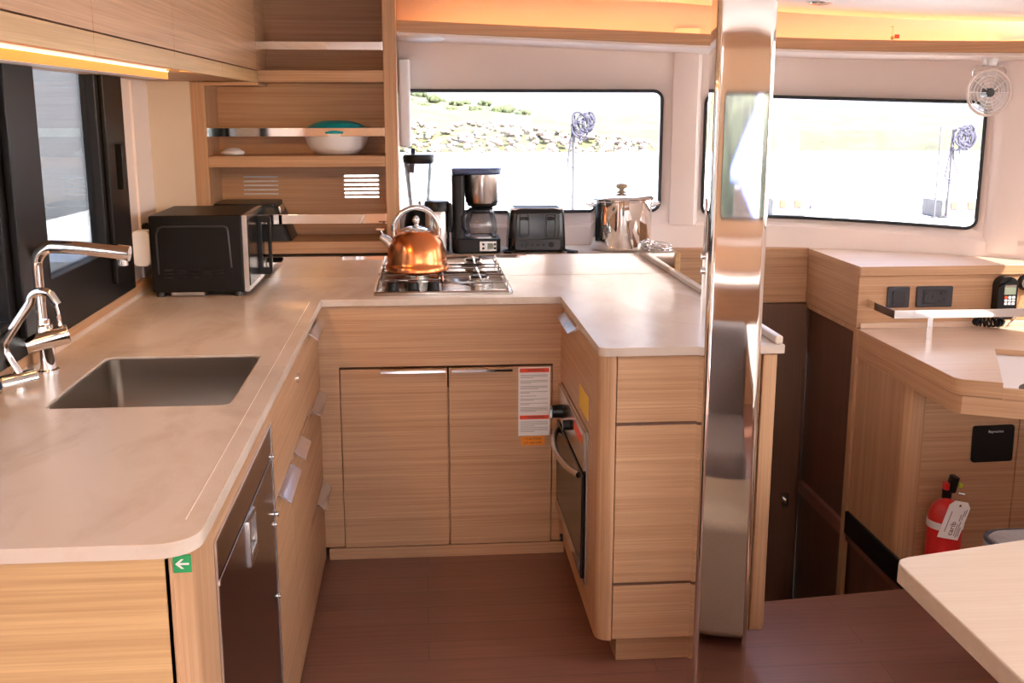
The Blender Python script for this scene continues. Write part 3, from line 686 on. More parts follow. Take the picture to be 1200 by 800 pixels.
# toaster
ts = thing('toaster', 'black two-lever toaster on the rear ledge between coffee maker and stockpot', 'toaster', (.447, 4.22, 1.0))
tb = MB().loft([[(x, y, z) for x, y in rr(.335 + d, .560 - d, 4.140 + d * .5, 4.300 - d * .5, .03)] for d, z in ((.006, 1.004), (0, 1.012), (.001, 1.05), (.006, 1.150), (.012, 1.166), (.024, 1.173))])
tb.build('body', black_g, ts)
MB().box(.36, .535, 4.175, 4.200, 1.1725, 1.1745).box(.36, .535, 4.235, 4.260, 1.1725, 1.1745).build('slot', black_m, ts)
MB().loft([[(x, y, z) for x, y in rr(.345, .550, 4.150, 4.160, .004, 2)] for z in (1.166, 1.172)]).build('top_trim', steel, ts)
for x in (.395, .498):
    g = MB().plate(rr(x - .020, x + .020, 1.062, 1.150, .008), [list(reversed(rr(x - .015, x + .015, 1.067, 1.145, .006)))], 4.138, 4.144, 'y').build('lever_slot', dgrey, ts)
    MB().box(x - .016, x + .016, 4.128, 4.143, 1.128, 1.140).build('lever', black_g, g, bevel=.003)
cp_ = MB().prism(rr(.36, .535, 1.012, 1.052, .01), 4.136, 4.142, 'y').build('control_panel', dgrey, ts, bevel=.002)
for x in (.395, .500): MB().cyl((x, 4.137, 1.033), (x, 4.128, 1.033), .010, n=18).build('dial', black_g, cp_)
for x in (.425, .447, .469): MB().box(x - .007, x + .007, 4.1335, 4.1365, 1.028, 1.038).build('button', black, cp_)
MB().tube([(.545, 4.19, 1.008), (.575, 4.15, 1.006), (.600, 4.125, 1.006), (.585, 4.118, 1.006), (.560, 4.122, 1.006)], .005, 8).build('cord', black, ts)
MB().tube([(.34, 4.17, 1.010), (.315, 4.145, 1.008), (.318, 4.125, 1.006), (.345, 4.120, 1.006)], .005, 8).build('cord', black, ts)
for x, y in ((.36, 4.16), (.535, 4.16), (.36, 4.28), (.535, 4.28)): MB().cyl((x, y, 1.0), (x, y, 1.006), .010, n=12).build('foot', black, ts)
# stockpot
sp_ = thing('stockpot', 'large polished steel stockpot with lid and brown knob on the rear ledge', 'pot', (.792, 4.247, 1.0))
pc = (.792, 4.247, 1.0005)
MB().lathe(pc, [(.110, 0), (.119, .004), (.121, .012), (.121, .190), (.125, .194), (.125, .198), (.115, .198)], 64).build('body', steel_p, sp_)
MB().lathe(pc, [(.128, .1985), (.129, .203), (.122, .209), (.09, .217), (.04, .223), (.01, .224)], 64).build('lid', steel_p, sp_)
MB().lathe(pc, [(.020, .223), (.020, .227), (.010, .230), (.010, .236), (.021, .240), (.024, .248), (.021, .256), (.008, .260)], 28).build('lid_knob', bronze, sp_)
for s_ in (-1, 1):
    MB().tube([(.792 + s_ * .118, 4.222, 1.172), (.792 + s_ * .146, 4.225, 1.180), (.792 + s_ * .152, 4.247, 1.182), (.792 + s_ * .146, 4.269, 1.180), (.792 + s_ * .118, 4.272, 1.172)], .006, 10).build('handle', chrome, sp_)
# wire trivets by the pot
wt_ = thing('wire_trivet', 'small heap of shiny wire trivets at the right end of the rear ledge', 'trivet', (.93, 4.16, 1.0))
for (x, y, z, r, tx, ty) in ((.935, 4.165, 1.004, .048, 0, 0), (.937, 4.165, 1.011, .046, .05, .1), (.940, 4.168, 1.024, .044, .18, .12), (.915, 4.145, 1.014, .038, -.2, .25)):
    M = Matrix.Translation((x, y, z)) @ Matrix.Rotation(tx, 4, 'X') @ Matrix.Rotation(ty, 4, 'Y')
    q = MB(M); q.tube([(r * math.cos(2*PI*k/28), r * math.sin(2*PI*k/28), 0) for k in range(28)], .0022, 6, True)
    q.tube([(r * .55 * math.cos(2*PI*k/20), r * .55 * math.sin(2*PI*k/20), 0) for k in range(20)], .0018, 6, True)
    for k in range(3): a = k * PI / 3; q.tube([(-r * math.cos(a), -r * math.sin(a), 0), (r * math.cos(a), r * math.sin(a), 0)], .0018, 6)
    q.build('wire_ring', chrome, wt_)

# ================================================================== POST, NAV STATION, WELL
po = thing('steel_post', 'tall polished stainless steel post standing in front of the peninsula', 'post', (.735, 2.49, FZ))
PM = Matrix.Translation((.735, 2.487, 0)) @ Matrix.Rotation(math.radians(-8.5), 4, 'Z')
MB(PM).prism(rr(-.066, .066, -.067, .067, .014, 6), FZ, 1.957).build('shaft', steel_p, po)
for z in (1.165, 1.20): MB(PM).cyl((-.066, .03, z), (-.072, .03, z), .008, n=14).build('bolt', chrome, po)
# nav station
ns = thing('nav_console', 'oak navigation console with sockets and a higher flat top under the right window', 'console', (2.0, 4.0, .755))
top = [(1.598, 3.795), (2.42, 3.795), (2.36, Yw(2.36) - .025)] + [(x, Yw(x) - .03) for x in (2.2, 2.1, 2.0, 1.9, 1.8, 1.7)] + [(1.598, 4.335)]
MB().prism(top, .948, .982).build('top', wood_t, ns, bevel=.002)
MB().prism([(1.60, 3.80), (2.42, 3.80), (2.34, Yw(2.34) - .035), (2.2, Yw(2.2) - .035), (1.9, Yw(1.9) - .035), (1.60, 4.334)], .754, .946).build('body', wood_h, ns, bevel=.002)
MB().box(1.596, 1.60, 3.80, 4.33, .945, .982).build('edge_band', wood_h, ns)
MB().box(1.60, 2.42, 3.792, 3.797, .948, .980).build('edge_band', wood_h, ns)
ch = thing('chart_table', 'oak chart table with angled front corner below the navigation console', 'table', (2.0, 3.4, .65))
cu_, cv_ = Vector((.90, -.436)), Vector((.436, .90))
A = Vector((1.712, 2.968)); B = A + cv_ * .5; Cc = B + cu_ * .66; D = A + cu_ * .88
T2 = lambda v: (v.x, v.y)
ctop = [(1.598, 3.80), (1.598, 3.045), (1.614, 3.018), (1.690, 2.981), T2(A), T2(B), T2(Cc), (2.51, 3.80)]
MB().prism(ctop, .702, .753).build('top', wood_t, ch, bevel=.002)
MB().prism([(1.600, 3.80), (1.600, 3.043), (1.615, 3.015), T2(D), (2.51, 3.80)], .645, .7015).build('fascia', wood_h, ch, bevel=.002)
lipf = [T2(A + cv_ * -.004), T2(D + cv_ * .002), T2(D + cv_ * .018), T2(A + cv_ * .014)]
MB().prism(lipf, .702, .7345).build('front_lip', wood_h, ch)
MB().prism([T2(A + cv_ * .016 + cu_ * .004), T2(D + cv_ * .020), T2(Cc + cv_ * -.004), T2(B + cv_ * -.004 + cu_ * .004)], .702, .733).build('lid', mat('pale_lid', (.74, .68, .65), .4), ch, bevel=.001)
hc = A + cu_ * .075 + cv_ * .020
MB().prism([T2(hc + cu_ * (.03 * math.cos(t)) + cv_ * (.075 * math.sin(t))) for t in [PI * k / 12 for k in range(13)]], .7331, .7338).build('finger_hole', black, ch)
eb = [(1.5975, 3.80), (1.5975, 3.045), (1.6135, 3.0165), (1.690, 2.9795), T2(A + cv_ * -.0015)]
MB().prism(eb + [(x + .002, y + .002) for x, y in reversed(eb)], .703, .7515).build('edge_band', wood_h, ch)
MB().prism([T2(B + cv_ * -.0015), T2(Cc + cv_ * -.0015), T2(Cc), T2(B)], .7335, .7515).build('edge_band', wood_h, ch)
MB().box(1.61, 2.51, 3.785, 3.799, .753, .772).build('upstand', wood_t, ch, bevel=.002)
nb = thing('nav_base_cabinet', 'oak cabinet carrying the chart table with a rounded front corner', 'cabinet', (2.0, 3.5, FZ))
fp = [(1.605, 4.30), (1.605, 3.40)] + [(1.665 - .06 * math.cos(t * PI / 16), 3.40 - .06 * math.sin(t * PI / 16)) for t in range(9)] + [(1.665, 3.80), (1.63, 3.80), (1.63, 4.30)]
MB().prism([(1.605, 3.775), (1.605, 3.40)] + [(1.665 - .06 * math.cos(t * PI / 16), 3.40 - .06 * math.sin(t * PI / 16)) for t in range(9)] + [(1.665, 3.775)], FZ, .65).build('side_panel', wood_v, nb)
MB().box(1.667, 1.999, 3.343, 3.363, FZ, .65).build('front_panel', wood_h, nb, bevel=.001)
MB().box(2.002, 2.50, 3.343, 3.363, FZ, .65).build('front_panel', wood_h, nb, bevel=.001)
MB().box(1.667, 2.50, 3.363, 3.775, FZ, .64).build('carcass', wood_h, nb)
struct(MB().box(1.592, 1.604, 3.215, 3.765, FZ - .02, .048).build('trim_11', black, bevel=.002))
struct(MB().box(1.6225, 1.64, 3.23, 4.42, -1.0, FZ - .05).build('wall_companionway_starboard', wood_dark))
# cabin door in the side of the nav station
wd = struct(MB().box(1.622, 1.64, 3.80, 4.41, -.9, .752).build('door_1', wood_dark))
MB().box(1.594, 1.612, 3.768, 3.805, -.6, .753).box(1.600, 1.636, 3.80, 4.335, .735, .7535).build('door_frame', wood_v, wd)
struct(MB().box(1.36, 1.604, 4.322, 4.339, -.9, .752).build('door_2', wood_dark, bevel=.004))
lk = tag(MB().box(1.535, 1.565, 4.308, 4.3215, -.14, -.08).cyl((1.55, 4.310, -.11), (1.55, 4.288, -.11), .010, n=12).build('door_catch', steel, bevel=.002), 'small metal door catch low on the dark door in the companionway', 'catch')
# rail
rl = thing('grab_rail', 'flat stainless grab rail on a short post across the navigation console', 'rail', (1.9, 3.6, .753))
P = [(1.635, 3.795), (1.635, 3.56), (2.50, 3.56)]
MB().prism([(1.6325, 3.797), (1.6325, 3.5575), (2.51, 3.5575), (2.51, 3.5625), (1.6375, 3.5625), (1.6375, 3.797)], .833, .862).build('bar', steel_p, rl, bevel=.001)
MB().box(1.757, 1.777, 3.5635, 3.571, .753, .862).build('post', chrome, rl, bevel=.001)
MB().cyl((2.145, 3.5635, .848), (2.145, 3.575, .848), .012, n=16).build('screw_cap', chrome, rl)
# sockets
s1 = thing('single_socket', 'square grey wall socket on the console beside the bent end of the rail', 'socket', (1.75, 3.79, .83))
MB().prism(rr(1.709, 1.793, .828, .906, .006), 3.7905, 3.80, 'y').build('plate', dark_screen, s1, bevel=.002)
MB().prism(rr(1.728, 1.774, .840, .892, .004), 3.786, 3.7905, 'y').build('insert', dgrey, s1, bevel=.001)
s2 = thing('double_socket', 'wide grey double socket on the console between single socket and handset', 'socket', (1.89, 3.79, .83))
MB().prism(rr(1.820, 1.958, .828, .906, .006), 3.7905, 3.80, 'y').build('plate', dark_screen, s2, bevel=.002)
MB().prism(rr(1.845, 1.935, .840, .894, .004), 3.787, 3.7905, 'y').build('insert', dgrey, s2, bevel=.001)
MB().plate([(1.868 + .019 * math.cos(t), .867 + .019 * math.sin(t)) for t in [2*PI*k/24 for k in range(24)]], [[(1.868 + .014 * math.cos(-t), .867 + .014 * math.sin(-t)) for t in [2*PI*k/24 for k in range(24)]]], 3.785, 3.7872, 'y').build('round_outlet', dark_screen, s2)
for x, z in ((1.910, .880), (1.922, .858), (1.905, .852)): MB().cyl((x, 3.7871, z), (x, 3.7855, z), .004, n=10).build('pin_hole', black, s2)
# VHF handset
vh = thing('radio_handset', 'black radio handset with keypad hanging on the console', 'handset', (2.145, 3.79, .785))
out = [(2.112, .80), (2.112, .915)] + [(2.149 + .037 * math.cos(t), .912 + .032 * math.sin(t)) for t in [PI - PI * k / 12 for k in range(13)]] + [(2.186, .80), (2.170, .785), (2.128, .785)]
MB().prism(out, 3.752, 3.797, 'y').build('body', black, vh, bevel=.007)
MB().box(2.134, 2.178, 3.7500, 3.7525, .878, .906).build('screen', lcd, vh)
MB().box(2.134, 2.178, 3.7498, 3.7522, .907, .914).build('silver_strip', steel, vh)
for i in range(3):
    for j in range(3): MB().box(2.137 + i * .0145, 2.147 + i * .0145, 3.7490, 3.7525, .864 - j * .012, .872 - j * .012).build('key', white_p if (i + j) else red_l, vh)
cl_ = MB(); pts = []
for k in range(260):
    t = k / 259; a = 2*PI * 20 * t; th = 2*PI * 1.05 * t
    R = .050; pts.append((2.075 + R * math.cos(th) + .008 * math.cos(a) * math.cos(th), 3.735 + .4 * R * math.sin(th) + .008 * math.cos(a) * math.sin(th), .781 + .010 * math.sin(a) + .004 * math.sin(th)))
cl_.tube(pts, .0035, 6).build('coiled_cord', black, vh)
MB().tube([(2.148, 3.775, .786), (2.148, 3.765, .77), (2.13, 3.745, .765), (2.12, 3.735, .775)], .004, 8).build('cord', black, vh)
sp2 = thing('socket_speaker', 'round black socket on the sunlit console right of the handset', 'socket', (2.23, 3.78, .89))
MB().cyl((2.235, 3.80, .915), (2.235, 3.782, .915), .030, .027, 28).build('body', black, sp2, bevel=.003)
MB().plate([(2.235 + .021 * math.cos(t), .915 + .021 * math.sin(t)) for t in [2*PI*k/24 for k in range(24)]], [[(2.235 + .014 * math.cos(-t), .915 + .014 * math.sin(-t)) for t in [2*PI*k/24 for k in range(24)]]], 3.778, 3.783, 'y').build('bezel', steel, sp2)
MB().tube([(2.245, 3.775, .895), (2.24, 3.755, .85), (2.20, 3.75, .80), (2.16, 3.75, .766)], .003, 8).build('cord', steel, sp2)
# black cover plate with maker's lettering
rm = thing('sounder_plate', 'square black display cover on the panel under the chart table', 'display', (1.908, 3.34, .38))
Mr = Matrix.Translation((1.908, 3.343, .443)) @ Matrix.Rotation(-.02, 4, 'Y')
MB(Mr).prism(rr(-.072, .072, -.064, .064, .010), -.014, 0, 'y').build('cover', black, rm, bevel=.004)
text('Raymarine', .0125, Mr @ Matrix.Translation((.005, -.0146, .044)) @ FRONT, white_p, rm, depth=.0004)
# fire extinguisher
fe = thing('fire_extinguisher', 'small red fire extinguisher with a white paper tag against the chart table cabinet', 'fire extinguisher', (1.735, 3.28, FZ))
ec = (1.735, 3.278, FZ)
MB().lathe(ec, [(.052, 0), (.057, .006), (.057, .225), (.054, .247), (.044, .270), (.030, .285), (.016, .290), (.014, .298)], 40).build('cylinder', red_p, fe)
MB().lathe(ec, [(.0575, .198), (.0595, .199), (.0595, .222), (.0575, .223)], 40, False).build('strap', white_p, fe)
MB().cyl((1.735, 3.283, .275), (1.735, 3.283, .305), .016, n=18).build('valve', black, fe)
hd = MB(); hd.loft([[(x, y, z) for x, y in rr(-.009 + 1.747 + dx, .009 + 1.747 + dx, 3.255, 3.30, .005, 2)] for z, dx in ((.300, -.002), (.325, .002), (.352, .008))]); hd.build('squeeze_handle', black, fe, bevel=.002)
MB().box(1.722, 1.737, 3.27, 3.295, .305, .330).build('safety_pin_guard', red_p, fe, bevel=.002)
MB().box(1.766, 1.778, 3.262, 3.28, .316, .329).build('pin_tag', lime, fe, bevel=.002)
MB().cyl((1.762, 3.262, .298), (1.782, 3.258, .295), .006, n=12).build('gauge', steel, fe)
Mt = Matrix.Translation((1.728, 3.205, .225)) @ Matrix.Rotation(.12, 4, 'X') @ Matrix.Rotation(.22, 4, 'Y')
tg = MB(Mt).prism([(-.037, -.068), (.037, -.068), (.037, .052), (.022, .070), (-.022, .070), (-.037, .052)], -.001, .001, 'y').build('paper_tag', tagpaper, fe)
MB(Mt).cyl((0, -.0014, .055), (0, .0014, .055), .004, n=12).build('eyelet', brass, tg)
RT = Matrix.Rotation(-PI/2, 4, 'Y')
text('carib', .026, Mt @ Matrix.Translation((.001, -.0013, -.030)) @ RT @ FRONT, ink_b, tg, depth=.0003)
tl = MB(Mt)
for x, a, b_ in ((-.020, -.045, .03), (.016, -.055, -.01), (.023, -.06, .0), (.016, .0, .025), (.023, .005, .04), (.029, .02, .045), (.029, -.055, -.02)):
    tl.box(x - .0016, x + .0016, -.0014, -.0010, a, b_)
tl.build('handwriting', ink, tg)
fl = MB()
for k in range(5):
    a = -PI/2 - .3 + k * .18
    c_ = Vector((1.735 + .0573 * math.cos(a), 3.283 + .0573 * math.sin(a), 0)); t_ = Vector((-math.sin(a), math.cos(a), 0)) * .003
    for z0, z1 in ((.06, .085), (.095, .12)): fl.loft([[c_ - t_ + Vector((0, 0, z0)), c_ + t_ + Vector((0, 0, z0)), c_ + t_ + Vector((0, 0, z1)), c_ - t_ + Vector((0, 0, z1))], [(c_ - t_) + Vector((0, -.0006, z0)), (c_ + t_) + Vector((0, -.0006, z0)), (c_ + t_) + Vector((0, -.0006, z1)), (c_ - t_) + Vector((0, -.0006, z1))]])
fl.build('printed_symbols', white_p, fe)
# saloon table (front right)
tbm = thing('saloon_table', 'pale wooden saloon table cutting into the lower right corner', 'table', (1.5, 1.2, FZ))
a_, b_ = Vector((.893, 1.872)), Vector((.897, .6)); c2 = Vector((2.05, .6)); d2 = Vector((2.05, 2.145))
cx = .03
MB().prism([(.893, .6), (2.05, .6), (2.05, 2.145), (.925, 1.879), (.905, 1.870), (.894, 1.850)], .66, .70).build('tabletop', wood_table, tbm, bevel=.004, seg=3)
MB().box(1.30, 1.75, .95, 1.60, FZ, .66).build('pedestal', wood_v, tbm, bevel=.02)
ct_ = thing('upholstered_bench', 'grey upholstered bench with piped edge just showing behind the saloon table', 'bench', (1.9, 2.6, FZ))
MB().loft([[(x, y, z) for x, y in rr(1.52 + d, 2.25 - d, 2.34 + d, 2.70 - d, .06)] for d, z in ((.0, .26), (0, .385), (.012, .405), (.05, .418), (.12, .426))]).build('cushion', sofa_m, ct_)
MB().tube([(x, y, .398) for x, y in rr(1.523, 2.247, 2.343, 2.697, .06)], .007, 8, True).build('piping', dgrey, ct_)
MB().box(1.58, 2.2, 2.38, 2.66, FZ, .26).build('base', wood_h, ct_, bevel=.005)
# saloon settee and stool, mirrored in the post
sf = thing('storage_locker', 'low oak storage locker under the aft window', 'locker', (1.5, -.95, FZ))
MB().box(.16, 2.50, -1.19, -.80, FZ, .62).build('body', wood_h, sf, bevel=.005)
MB().box(.15, 2.51, -1.19, -.79, .62, .65).build('top', white_wall, sf, bevel=.005)
ar_ = thing('saloon_armchair', 'grey upholstered saloon seat with its back to the aft window', 'seat', (.63, 1.2, FZ))
MB().box(.38, .88, .80, 1.44, FZ, .24).build('base', mat('seat_plinth', (.05, .04, .045), .7), ar_)
MB().box(.36, .885, .94, 1.48, .24, .43).build('seat_cushion', sofa_m, ar_, bevel=.045, seg=4)
MB().box(.36, .885, .76, .94, .24, .75).build('back_cushion', sofa_m, ar_, bevel=.05, seg=4)
st = thing('footstool', 'beige upholstered footstool between saloon seat and steel post', 'stool', (.72, 1.75, FZ))
MB().box(.48, .99, 1.53, 1.95, FZ + .03, .375).build('cushion', beige_m, st, bevel=.03, seg=4)
for x in (.54, .93):
    for y in (1.59, 1.89): MB().cyl((x, y, FZ), (x, y, FZ + .04), .02, n=14).build('foot', black, st)

# ================================================================== WALL AND CEILING FITTINGS
fy_ = Yw(2.135) - .12
fn = thing('cabin_fan', 'small pale round cabin fan hung under the cove at the right window', 'fan', (2.135, fy_, 1.5))
fcx, fcz = 2.12, 1.606
def ring(r, y, t, m=None): return (m or MB()).tube([(fcx + r * math.cos(2*PI*k/40), y, fcz + r * math.sin(2*PI*k/40)) for k in range(40)], t, 8, True)
ring(.083, fy_, .0055).build('rim', mat('pale_pink_plastic', (.74, .62, .57), .4), fn)
gr = MB()
for r in (.036, .048, .060, .072): ring(r, fy_ - .012 + .18 * r, .0012, gr)
for k in range(10):
    a = 2*PI*k/10; gr.tube([(fcx + .015 * math.cos(a), fy_ - .012, fcz + .015 * math.sin(a)), (fcx + .082 * math.cos(a), fy_, fcz + .082 * math.sin(a))], .0012, 6)
gr.build('grille', white_p, fn)
bd = MB()
for k in range(3):
    a = 2*PI*k/3 + .5; pts = []
    for da, r in ((-.45, .016), (-.55, .05), (-.5, .072), (.0, .078), (.45, .070), (.4, .03)): pts.append((fcx + r * math.cos(a + da), fcz + r * math.sin(a + da)))
    M = Matrix.Identity(4)
    bd.loft([[(x, fy_ + .008 + .10 * ((x - fcx) * -math.sin(a) + (z - fcz) * math.cos(a)) * .5 + dy, z) for x, z in pts] for dy in (0, .0015)])
bd.build('blades', fan_m, fn)
MB().cyl((fcx, fy_ - .014, fcz), (fcx, fy_ + .045, fcz), .0165, n=24).build('hub', dgrey, fn, bevel=.002)
MB().tube([(fcx - .062, fy_ + .012, 1.668), (fcx - .064, fy_ + .01, 1.685), (fcx - .050, fy_ + .01, 1.702), (fcx, fy_ + .01, 1.706), (fcx + .050, fy_ + .01, 1.702), (fcx + .064, fy_ + .01, 1.685), (fcx + .062, fy_ + .012, 1.668)], .0035, 8).build('yoke', steel, fn)
MB().prism([(fcx - .058, 1.662), (fcx + .058, 1.662), (fcx + .05, 1.682), (fcx, 1.690), (fcx - .05, 1.682)], fy_ + .005, fy_ + .03, 'y').build('motor_shroud', mat('pale_fan_shroud', (.72, .60, .55), .4), fn, bevel=.004)
MB().cyl((fcx, fy_ + .01, 1.704), (fcx, fy_ + .01, 1.735), .022, .03, 20).build('mount', white_p, fn)
# round lights
dl = thing('dome_light', 'flat round white light under the cove next to the open shelves', 'light', (.02, 4.24, 1.80))
MB().lathe((.015, 4.24, 1.7945), [(.03, 0), (.070, .003), (.084, .010), (.087, .018), (.087, .021)], 40).build('diffuser', white_p, dl)
ce = thing('ceiling_downlight', 'small round recessed light in the white ceiling right of the steel post', 'light', (1.43, 3.9, 1.9))
zc = cr(1.43)
MB().lathe((1.43, 3.90, zc - .006), [(.022, .002), (.030, 0), (.042, .003), (.044, .007), (.02, .007)], 32).build('bezel', steel, ce)
MB().lathe((1.43, 3.90, zc - .004), [(.002, 0), (.021, 0), (.021, .004), (.002, .004)], 24).build('lens', white_p, ce)
# little ornament hanging on the cove
on = thing('cove_ornament', 'tiny gold and red ornament hanging in front of the cove trim', 'ornament', (1.765, 4.0, 1.80))
oy = Yw(1.765) + yo - .012
MB().tube([(1.765, oy, 1.845), (1.765, oy, 1.812)], .001, 6).build('thread', brass, on)
MB().ball((1.765, oy, 1.806), .007).build('bead', brass, on)
MB().box(1.775, 1.790, oy - .004, oy + .004, 1.804, 1.818).build('red_flag', red_l, on)
MB().box(1.763, 1.767, oy - .001, oy + .016, 1.845, 1.848).build('hook', brass, on)
# white blind cassette beside the shelf with its navy strap
bp_ = thing('rolled_blind', 'narrow white rolled blind hanging beside the shelf post', 'blind', (-.057, 4.33, 1.39))
MB().prism(rr(-.080, -.034, 4.31, 4.395, .012), 1.40, 1.735).build('roll', white_p, bp_, bevel=.008)
MB().loft([[(-.036, 4.300, 1.395), (-.020, 4.300, 1.395), (-.020, 4.304, 1.395), (-.036, 4.304, 1.395)], [(-.036, 4.296, 1.36), (-.020, 4.296, 1.36), (-.020, 4.300, 1.36), (-.036, 4.300, 1.36)], [(-.052, 4.290, 1.305), (-.026, 4.290, 1.300), (-.026, 4.294, 1.300), (-.052, 4.294, 1.305)]]).build('strap', navy, bp_)

# ================================================================== OUTSIDE
deck_m = mat('deck_gelcoat', (.48, .47, .46), .5)
struct(MB().prism([(-2.2, 4.55), (4.6, 4.55), (4.4, 8.2), (3.8, 10.5), (-1.4, 10.5), (-2.0, 8.2)], .50, .93).build('foredeck', deck_m))
struct(MB().box(-300, 300, -200, 66, -1.3, -1.0).build('water', mat('glare_pale_water', (.48, .48, .46), .25)))  # pale base colour stands in for bright glare on the water
grass_m = mat('dry_grass', (.048, .046, .010), .9, noise=.75, nscale=.55)
sand_m = mat('sand', (.60, .54, .45), .9)
gm = MB(); random.seed(3)
def gh(x, y):
    h = .2 + 1.0 * min(1, max(0, (y - 75) / 12))
    h += 2.5 * max(0, 1 - max(0, x + 6) / 15) * min(1, max(0, (y - 84) / 12)) if x > -8 else 2.5 * min(1, max(0, (y - 84) / 12))
    return h + .25 * math.sin(x * .9) * math.sin(y * .7) * min(1, max(0, (y - 74) / 6)) + random.uniform(-.08, .08)
xs = [-40 + 1.6 * k for k in range(90)]; ys = [66, 70, 74, 77, 80, 83, 86, 90, 95, 102, 112]
G = [[gm.v((x, y, gh(x, y) if y > 66 else -1.2)) for x in xs] for y in ys]
for j in range(len(ys) - 1):
    for i in range(len(xs) - 1): gm.face((G[j][i], G[j][i+1], G[j+1][i+1], G[j+1][i]))
struct(gm.build('hill', grass_m, ang=180))
rk = MB(); random.seed(5)
for k in range(420):
    x = random.uniform(-6, 13.5) + random.uniform(0, 1); t = random.random()
    if x > 5: t *= max(.25, 1 - (x - 5) / 14)
    y = 64.5 + t * 7; z = -1.0 + t * 1.75; r = random.uniform(.10, .30)
    M = Matrix.Translation((x, y, z)) @ Matrix.Rotation(random.uniform(0, 6), 4, 'Z') @ Matrix.Rotation(random.uniform(0, 1), 4, 'X')
    rk.M = M; rk.ball((0, 0, 0), r * random.uniform(.7, 1.3), r * random.uniform(.7, 1.2), r * random.uniform(.5, .9), 7, 4)
rk.M = None
tag(rk.build('shore_rubble', mat('pink_rock', (.105, .078, .068), .9, noise=.5, nscale=3), ang=20), 'bank of pale broken rock along the far shore', 'rocks', kind='stuff')
mt_ = MB(); pk = [(120, 0), (146, 1.4), (152, 3.2), (160, 4.4), (168, 4.8), (176, 4.3), (186, 4.9), (196, 4.2), (205, 3.0), (216, 2.4), (240, 1.0), (280, 0)]
mt_.loft([[(x, 390, -1) for x, z in pk] + [(x, 400, z * .7 + 1.2) for x, z in reversed(pk)], [(x, 440, -1) for x, z in pk] + [(x, 420, z * .7 + 1.2) for x, z in reversed(pk)]])
struct(mt_.build('mountain', mat('blue_hill', (.021, .026, .040), .9)))
# bushes on the left slope
bm_ = mat('bush_green', (.026, .035, .008), .9, noise=.6, nscale=6)
random.seed(11)
bproto = None
for k in range(16):
    x = -1.5 + k * .66; y = 89 + (k % 3) * 3.2 + random.uniform(-.4, .4)
    if bproto is None:
        q = MB()
        for j in range(26):
            q.ball((random.uniform(-.7, .7), random.uniform(-.4, .4), random.uniform(.1, .55)), random.uniform(.14, .3), None, None, 7, 5)
        bproto = q.build('bush', bm_, loc=(0, 0, 0)); o = bproto
    else:
        o = bproto.copy(); C.objects.link(o)
    o.location = (x, y, gh(x, y) - .15); o.rotation_euler = (0, 0, random.uniform(0, 6)); s_ = random.uniform(.6, 1.1); o.scale = (s_, s_, s_)
    tag(o, 'low green bush on the grassy slope across the water', 'bush', 'bushes on the far slope')
# stanchions with rope on the foredeck
pole_m = mat('weathered_pole', (.035, .032, .04), .6)
def rope_post(x, y, h, label_, sx):
    t = thing('rope_stanchion', label_, 'stanchion', (x, y, .93), 'rope stanchions on the foredeck')
    MB().cyl((x, y, .93), (x, y, h), .009, n=12).cyl((x, y, .93), (x, y, .945), .025, n=16).build('pole', pole_m, t)
    MB().tube([(x, y, h - .02), (x - .02 * sx, y - .012, h - .15), (x - .035 * sx, y - .012, h - .26), (x - .03 * sx, y - .012, h - .285), (x, y - .012, h - .28)], .005, 8).build('line', rope_m, t)
    q = MB(); random.seed(int(x * 100))
    for k in range(9):
        r = random.uniform(.03, .055); tl_ = random.uniform(-.9, .9); cx_ = x + .055 + random.uniform(-.03, .035); cz_ = h - .05 + random.uniform(-.035, .03)
        pts = [(cx_ + r * .7 * math.cos(2*PI*i/18) * math.cos(tl_) - r * 1.1 * math.sin(2*PI*i/18) * math.sin(tl_), y - .02 + random.uniform(-.008, .008), cz_ + r * 1.1 * math.sin(2*PI*i/18) * math.cos(tl_) + r * .7 * math.cos(2*PI*i/18) * math.sin(tl_)) for i in range(18)]
        q.tube(pts, .0065, 6, True)
    q.tube([(x + .03, y - .02, h - .08), (x + .035, y - .02, h - .14)], .006, 6)
    q.build('rope_coil', rope_m, t)
rope_post(.846, 6.0, 1.515, 'thin pole with lilac rope coil seen through the left front window', 1)
rope_post(3.02, 6.0, 1.435, 'thin pole with lilac rope coil seen through the right front window', 1)
ps = thing('guard_post', 'thin plain steel guard post left of the right-hand rope pole', 'post', (2.945, 6.0, .93))
MB().cyl((2.945, 6.0, .93), (2.945, 6.0, 1.45), .005, n=10).cyl((2.945, 6, .93), (2.945, 6, .94), .02, n=14).build('pole', pole_m, ps)
MB().tube([(3.02, 5.99, 1.36), (3.03, 5.99, 1.26), (3.06, 5.99, 1.18), (3.055, 5.99, 1.14), (2.95, 5.99, 1.135)], .004, 8).build('loose_line', rope_m, ps)
dbm = mat('grey_vinyl', (.05, .047, .052), .6, noise=.4, nscale=30); orm = mat('orange_vinyl', (.16, .055, .015), .5)
def deck_locker(x0, x1, y, lab):
    t = thing('deck_locker', lab, 'locker', ((x0 + x1) / 2, y + .1, .93))
    MB().box(x0, x1, y, y + .25, .93, 1.03).build('box', dbm, t, bevel=.008)
    MB().box(x0 + (x1 - x0) * .22, x0 + (x1 - x0) * .34, y - .004, y, .985, 1.022).box(x0 + (x1 - x0) * .60, x0 + (x1 - x0) * .76, y - .004, y, .985, 1.022).build('orange_patch', orm, t)
    MB().box(x0 + (x1 - x0) * .36, x0 + (x1 - x0) * .56, y - .004, y, .975, 1.020).build('pale_patch', white_p, t)
    MB().ball((x1 + .01, y + .05, .985), .022).build('fender_end', rope_m, t)
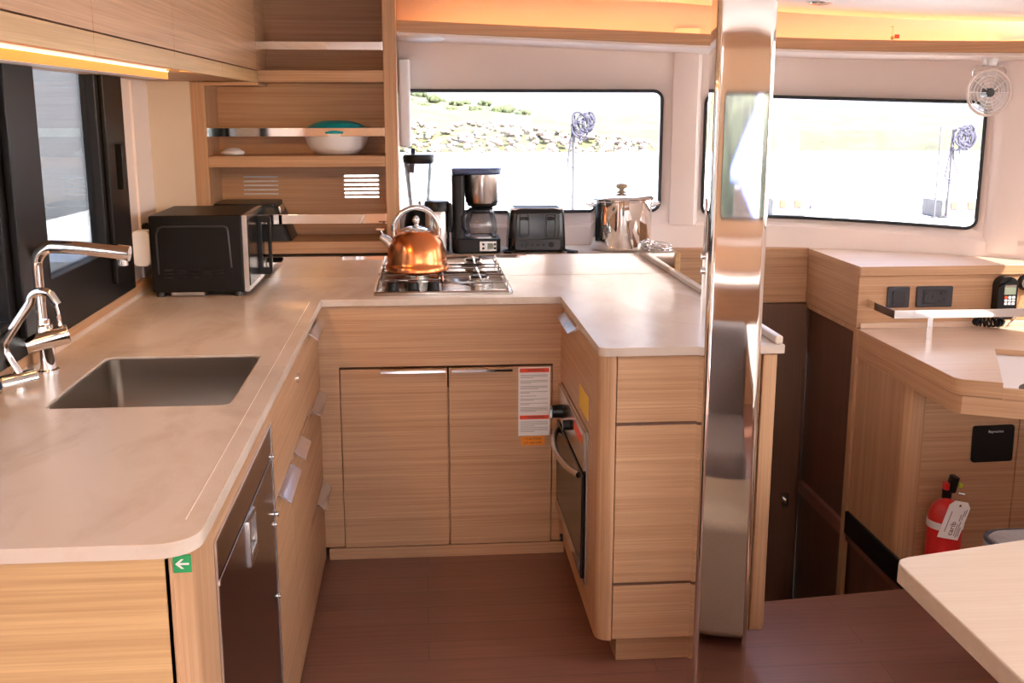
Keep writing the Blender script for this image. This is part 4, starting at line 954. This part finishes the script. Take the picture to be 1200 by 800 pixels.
deck_locker(2.05, 2.28, 6.2, 'low grey and orange deck locker outside, beside the steel post')
deck_locker(2.985, 3.25, 6.0, 'low grey and orange deck locker outside in the right window corner')
# neighbouring boat outside the left window (grey side) and tender behind the cockpit
nbm = mat('grey_topsides', (.15, .152, .155), .3)
nbt = thing('neighbour_boat', 'grey side of a moored boat seen through the left window', 'boat', (-3.2, 4, -1))
MB().loft([[(-2.6, y, -1), (-2.35, y, .4), (-2.3, y, 1.9), (-2.5, y, 2.6), (-4.5, y, 2.6), (-4.5, y, -1)] for y in (-1, 9)]).build('hull', nbm, nbt)
MB().box(-2.31, -2.27, 4.9, 5.05, .4, 1.95).build('rubbing_strake', mat('pale_grey_strake', (.22, .22, .22), .4), nbt)
td = thing('tender', 'white inflatable tender with blue edges outside the aft window', 'boat', (1.1, -4.4, FZ))
tT = [(.2, 1.05), (.6, 1.25), (.9, 1.40), (1.15, 1.50), (1.32, 1.68), (1.6, 1.95)]; tB = [(.2, 1.0), (.6, .98), (.9, .86), (1.25, .72), (1.6, .56)]
MB().prism(list(reversed(tT)) + tB, -4.75, -4.2, 'y').build('hull', white_p, td, bevel=.02, seg=3)
bl_ = mat('blue_trim', (.10, .16, .62), .5)
MB().tube([(x, -4.19, z) for x, z in tT], .025, 10).build('blue_edge', bl_, td)
MB().tube([(x, -4.19, z) for x, z in tB], .025, 10).build('blue_edge', bl_, td)
MB().cyl((1.0, -4.19, 1.13), (1.0, -4.205, 1.13), .085, n=28).build('port_cover', bronze, td)
MB().box(.4, 1.5, -4.65, -4.3, FZ - .02, .9).build('cradle', dgrey, td)
am = MB(); random.seed(9)
L = [[am.v((-14 + 1.2 * k, y, z + (random.uniform(-.25, .25) if z > 0 else 0))) for k in range(26)] for y, z in ((-13, -1.2), (-14, .4), (-15, 1.6), (-17, 2.4), (-20, 2.2))]
for a, b in zip(L, L[1:]):
    for k in range(25): am.face((a[k], a[k+1], b[k+1], b[k]))
struct(am.build('hill_aft', mat('dark_scrub', (.035, .04, .018), .9, noise=.8, nscale=1.5), ang=180))
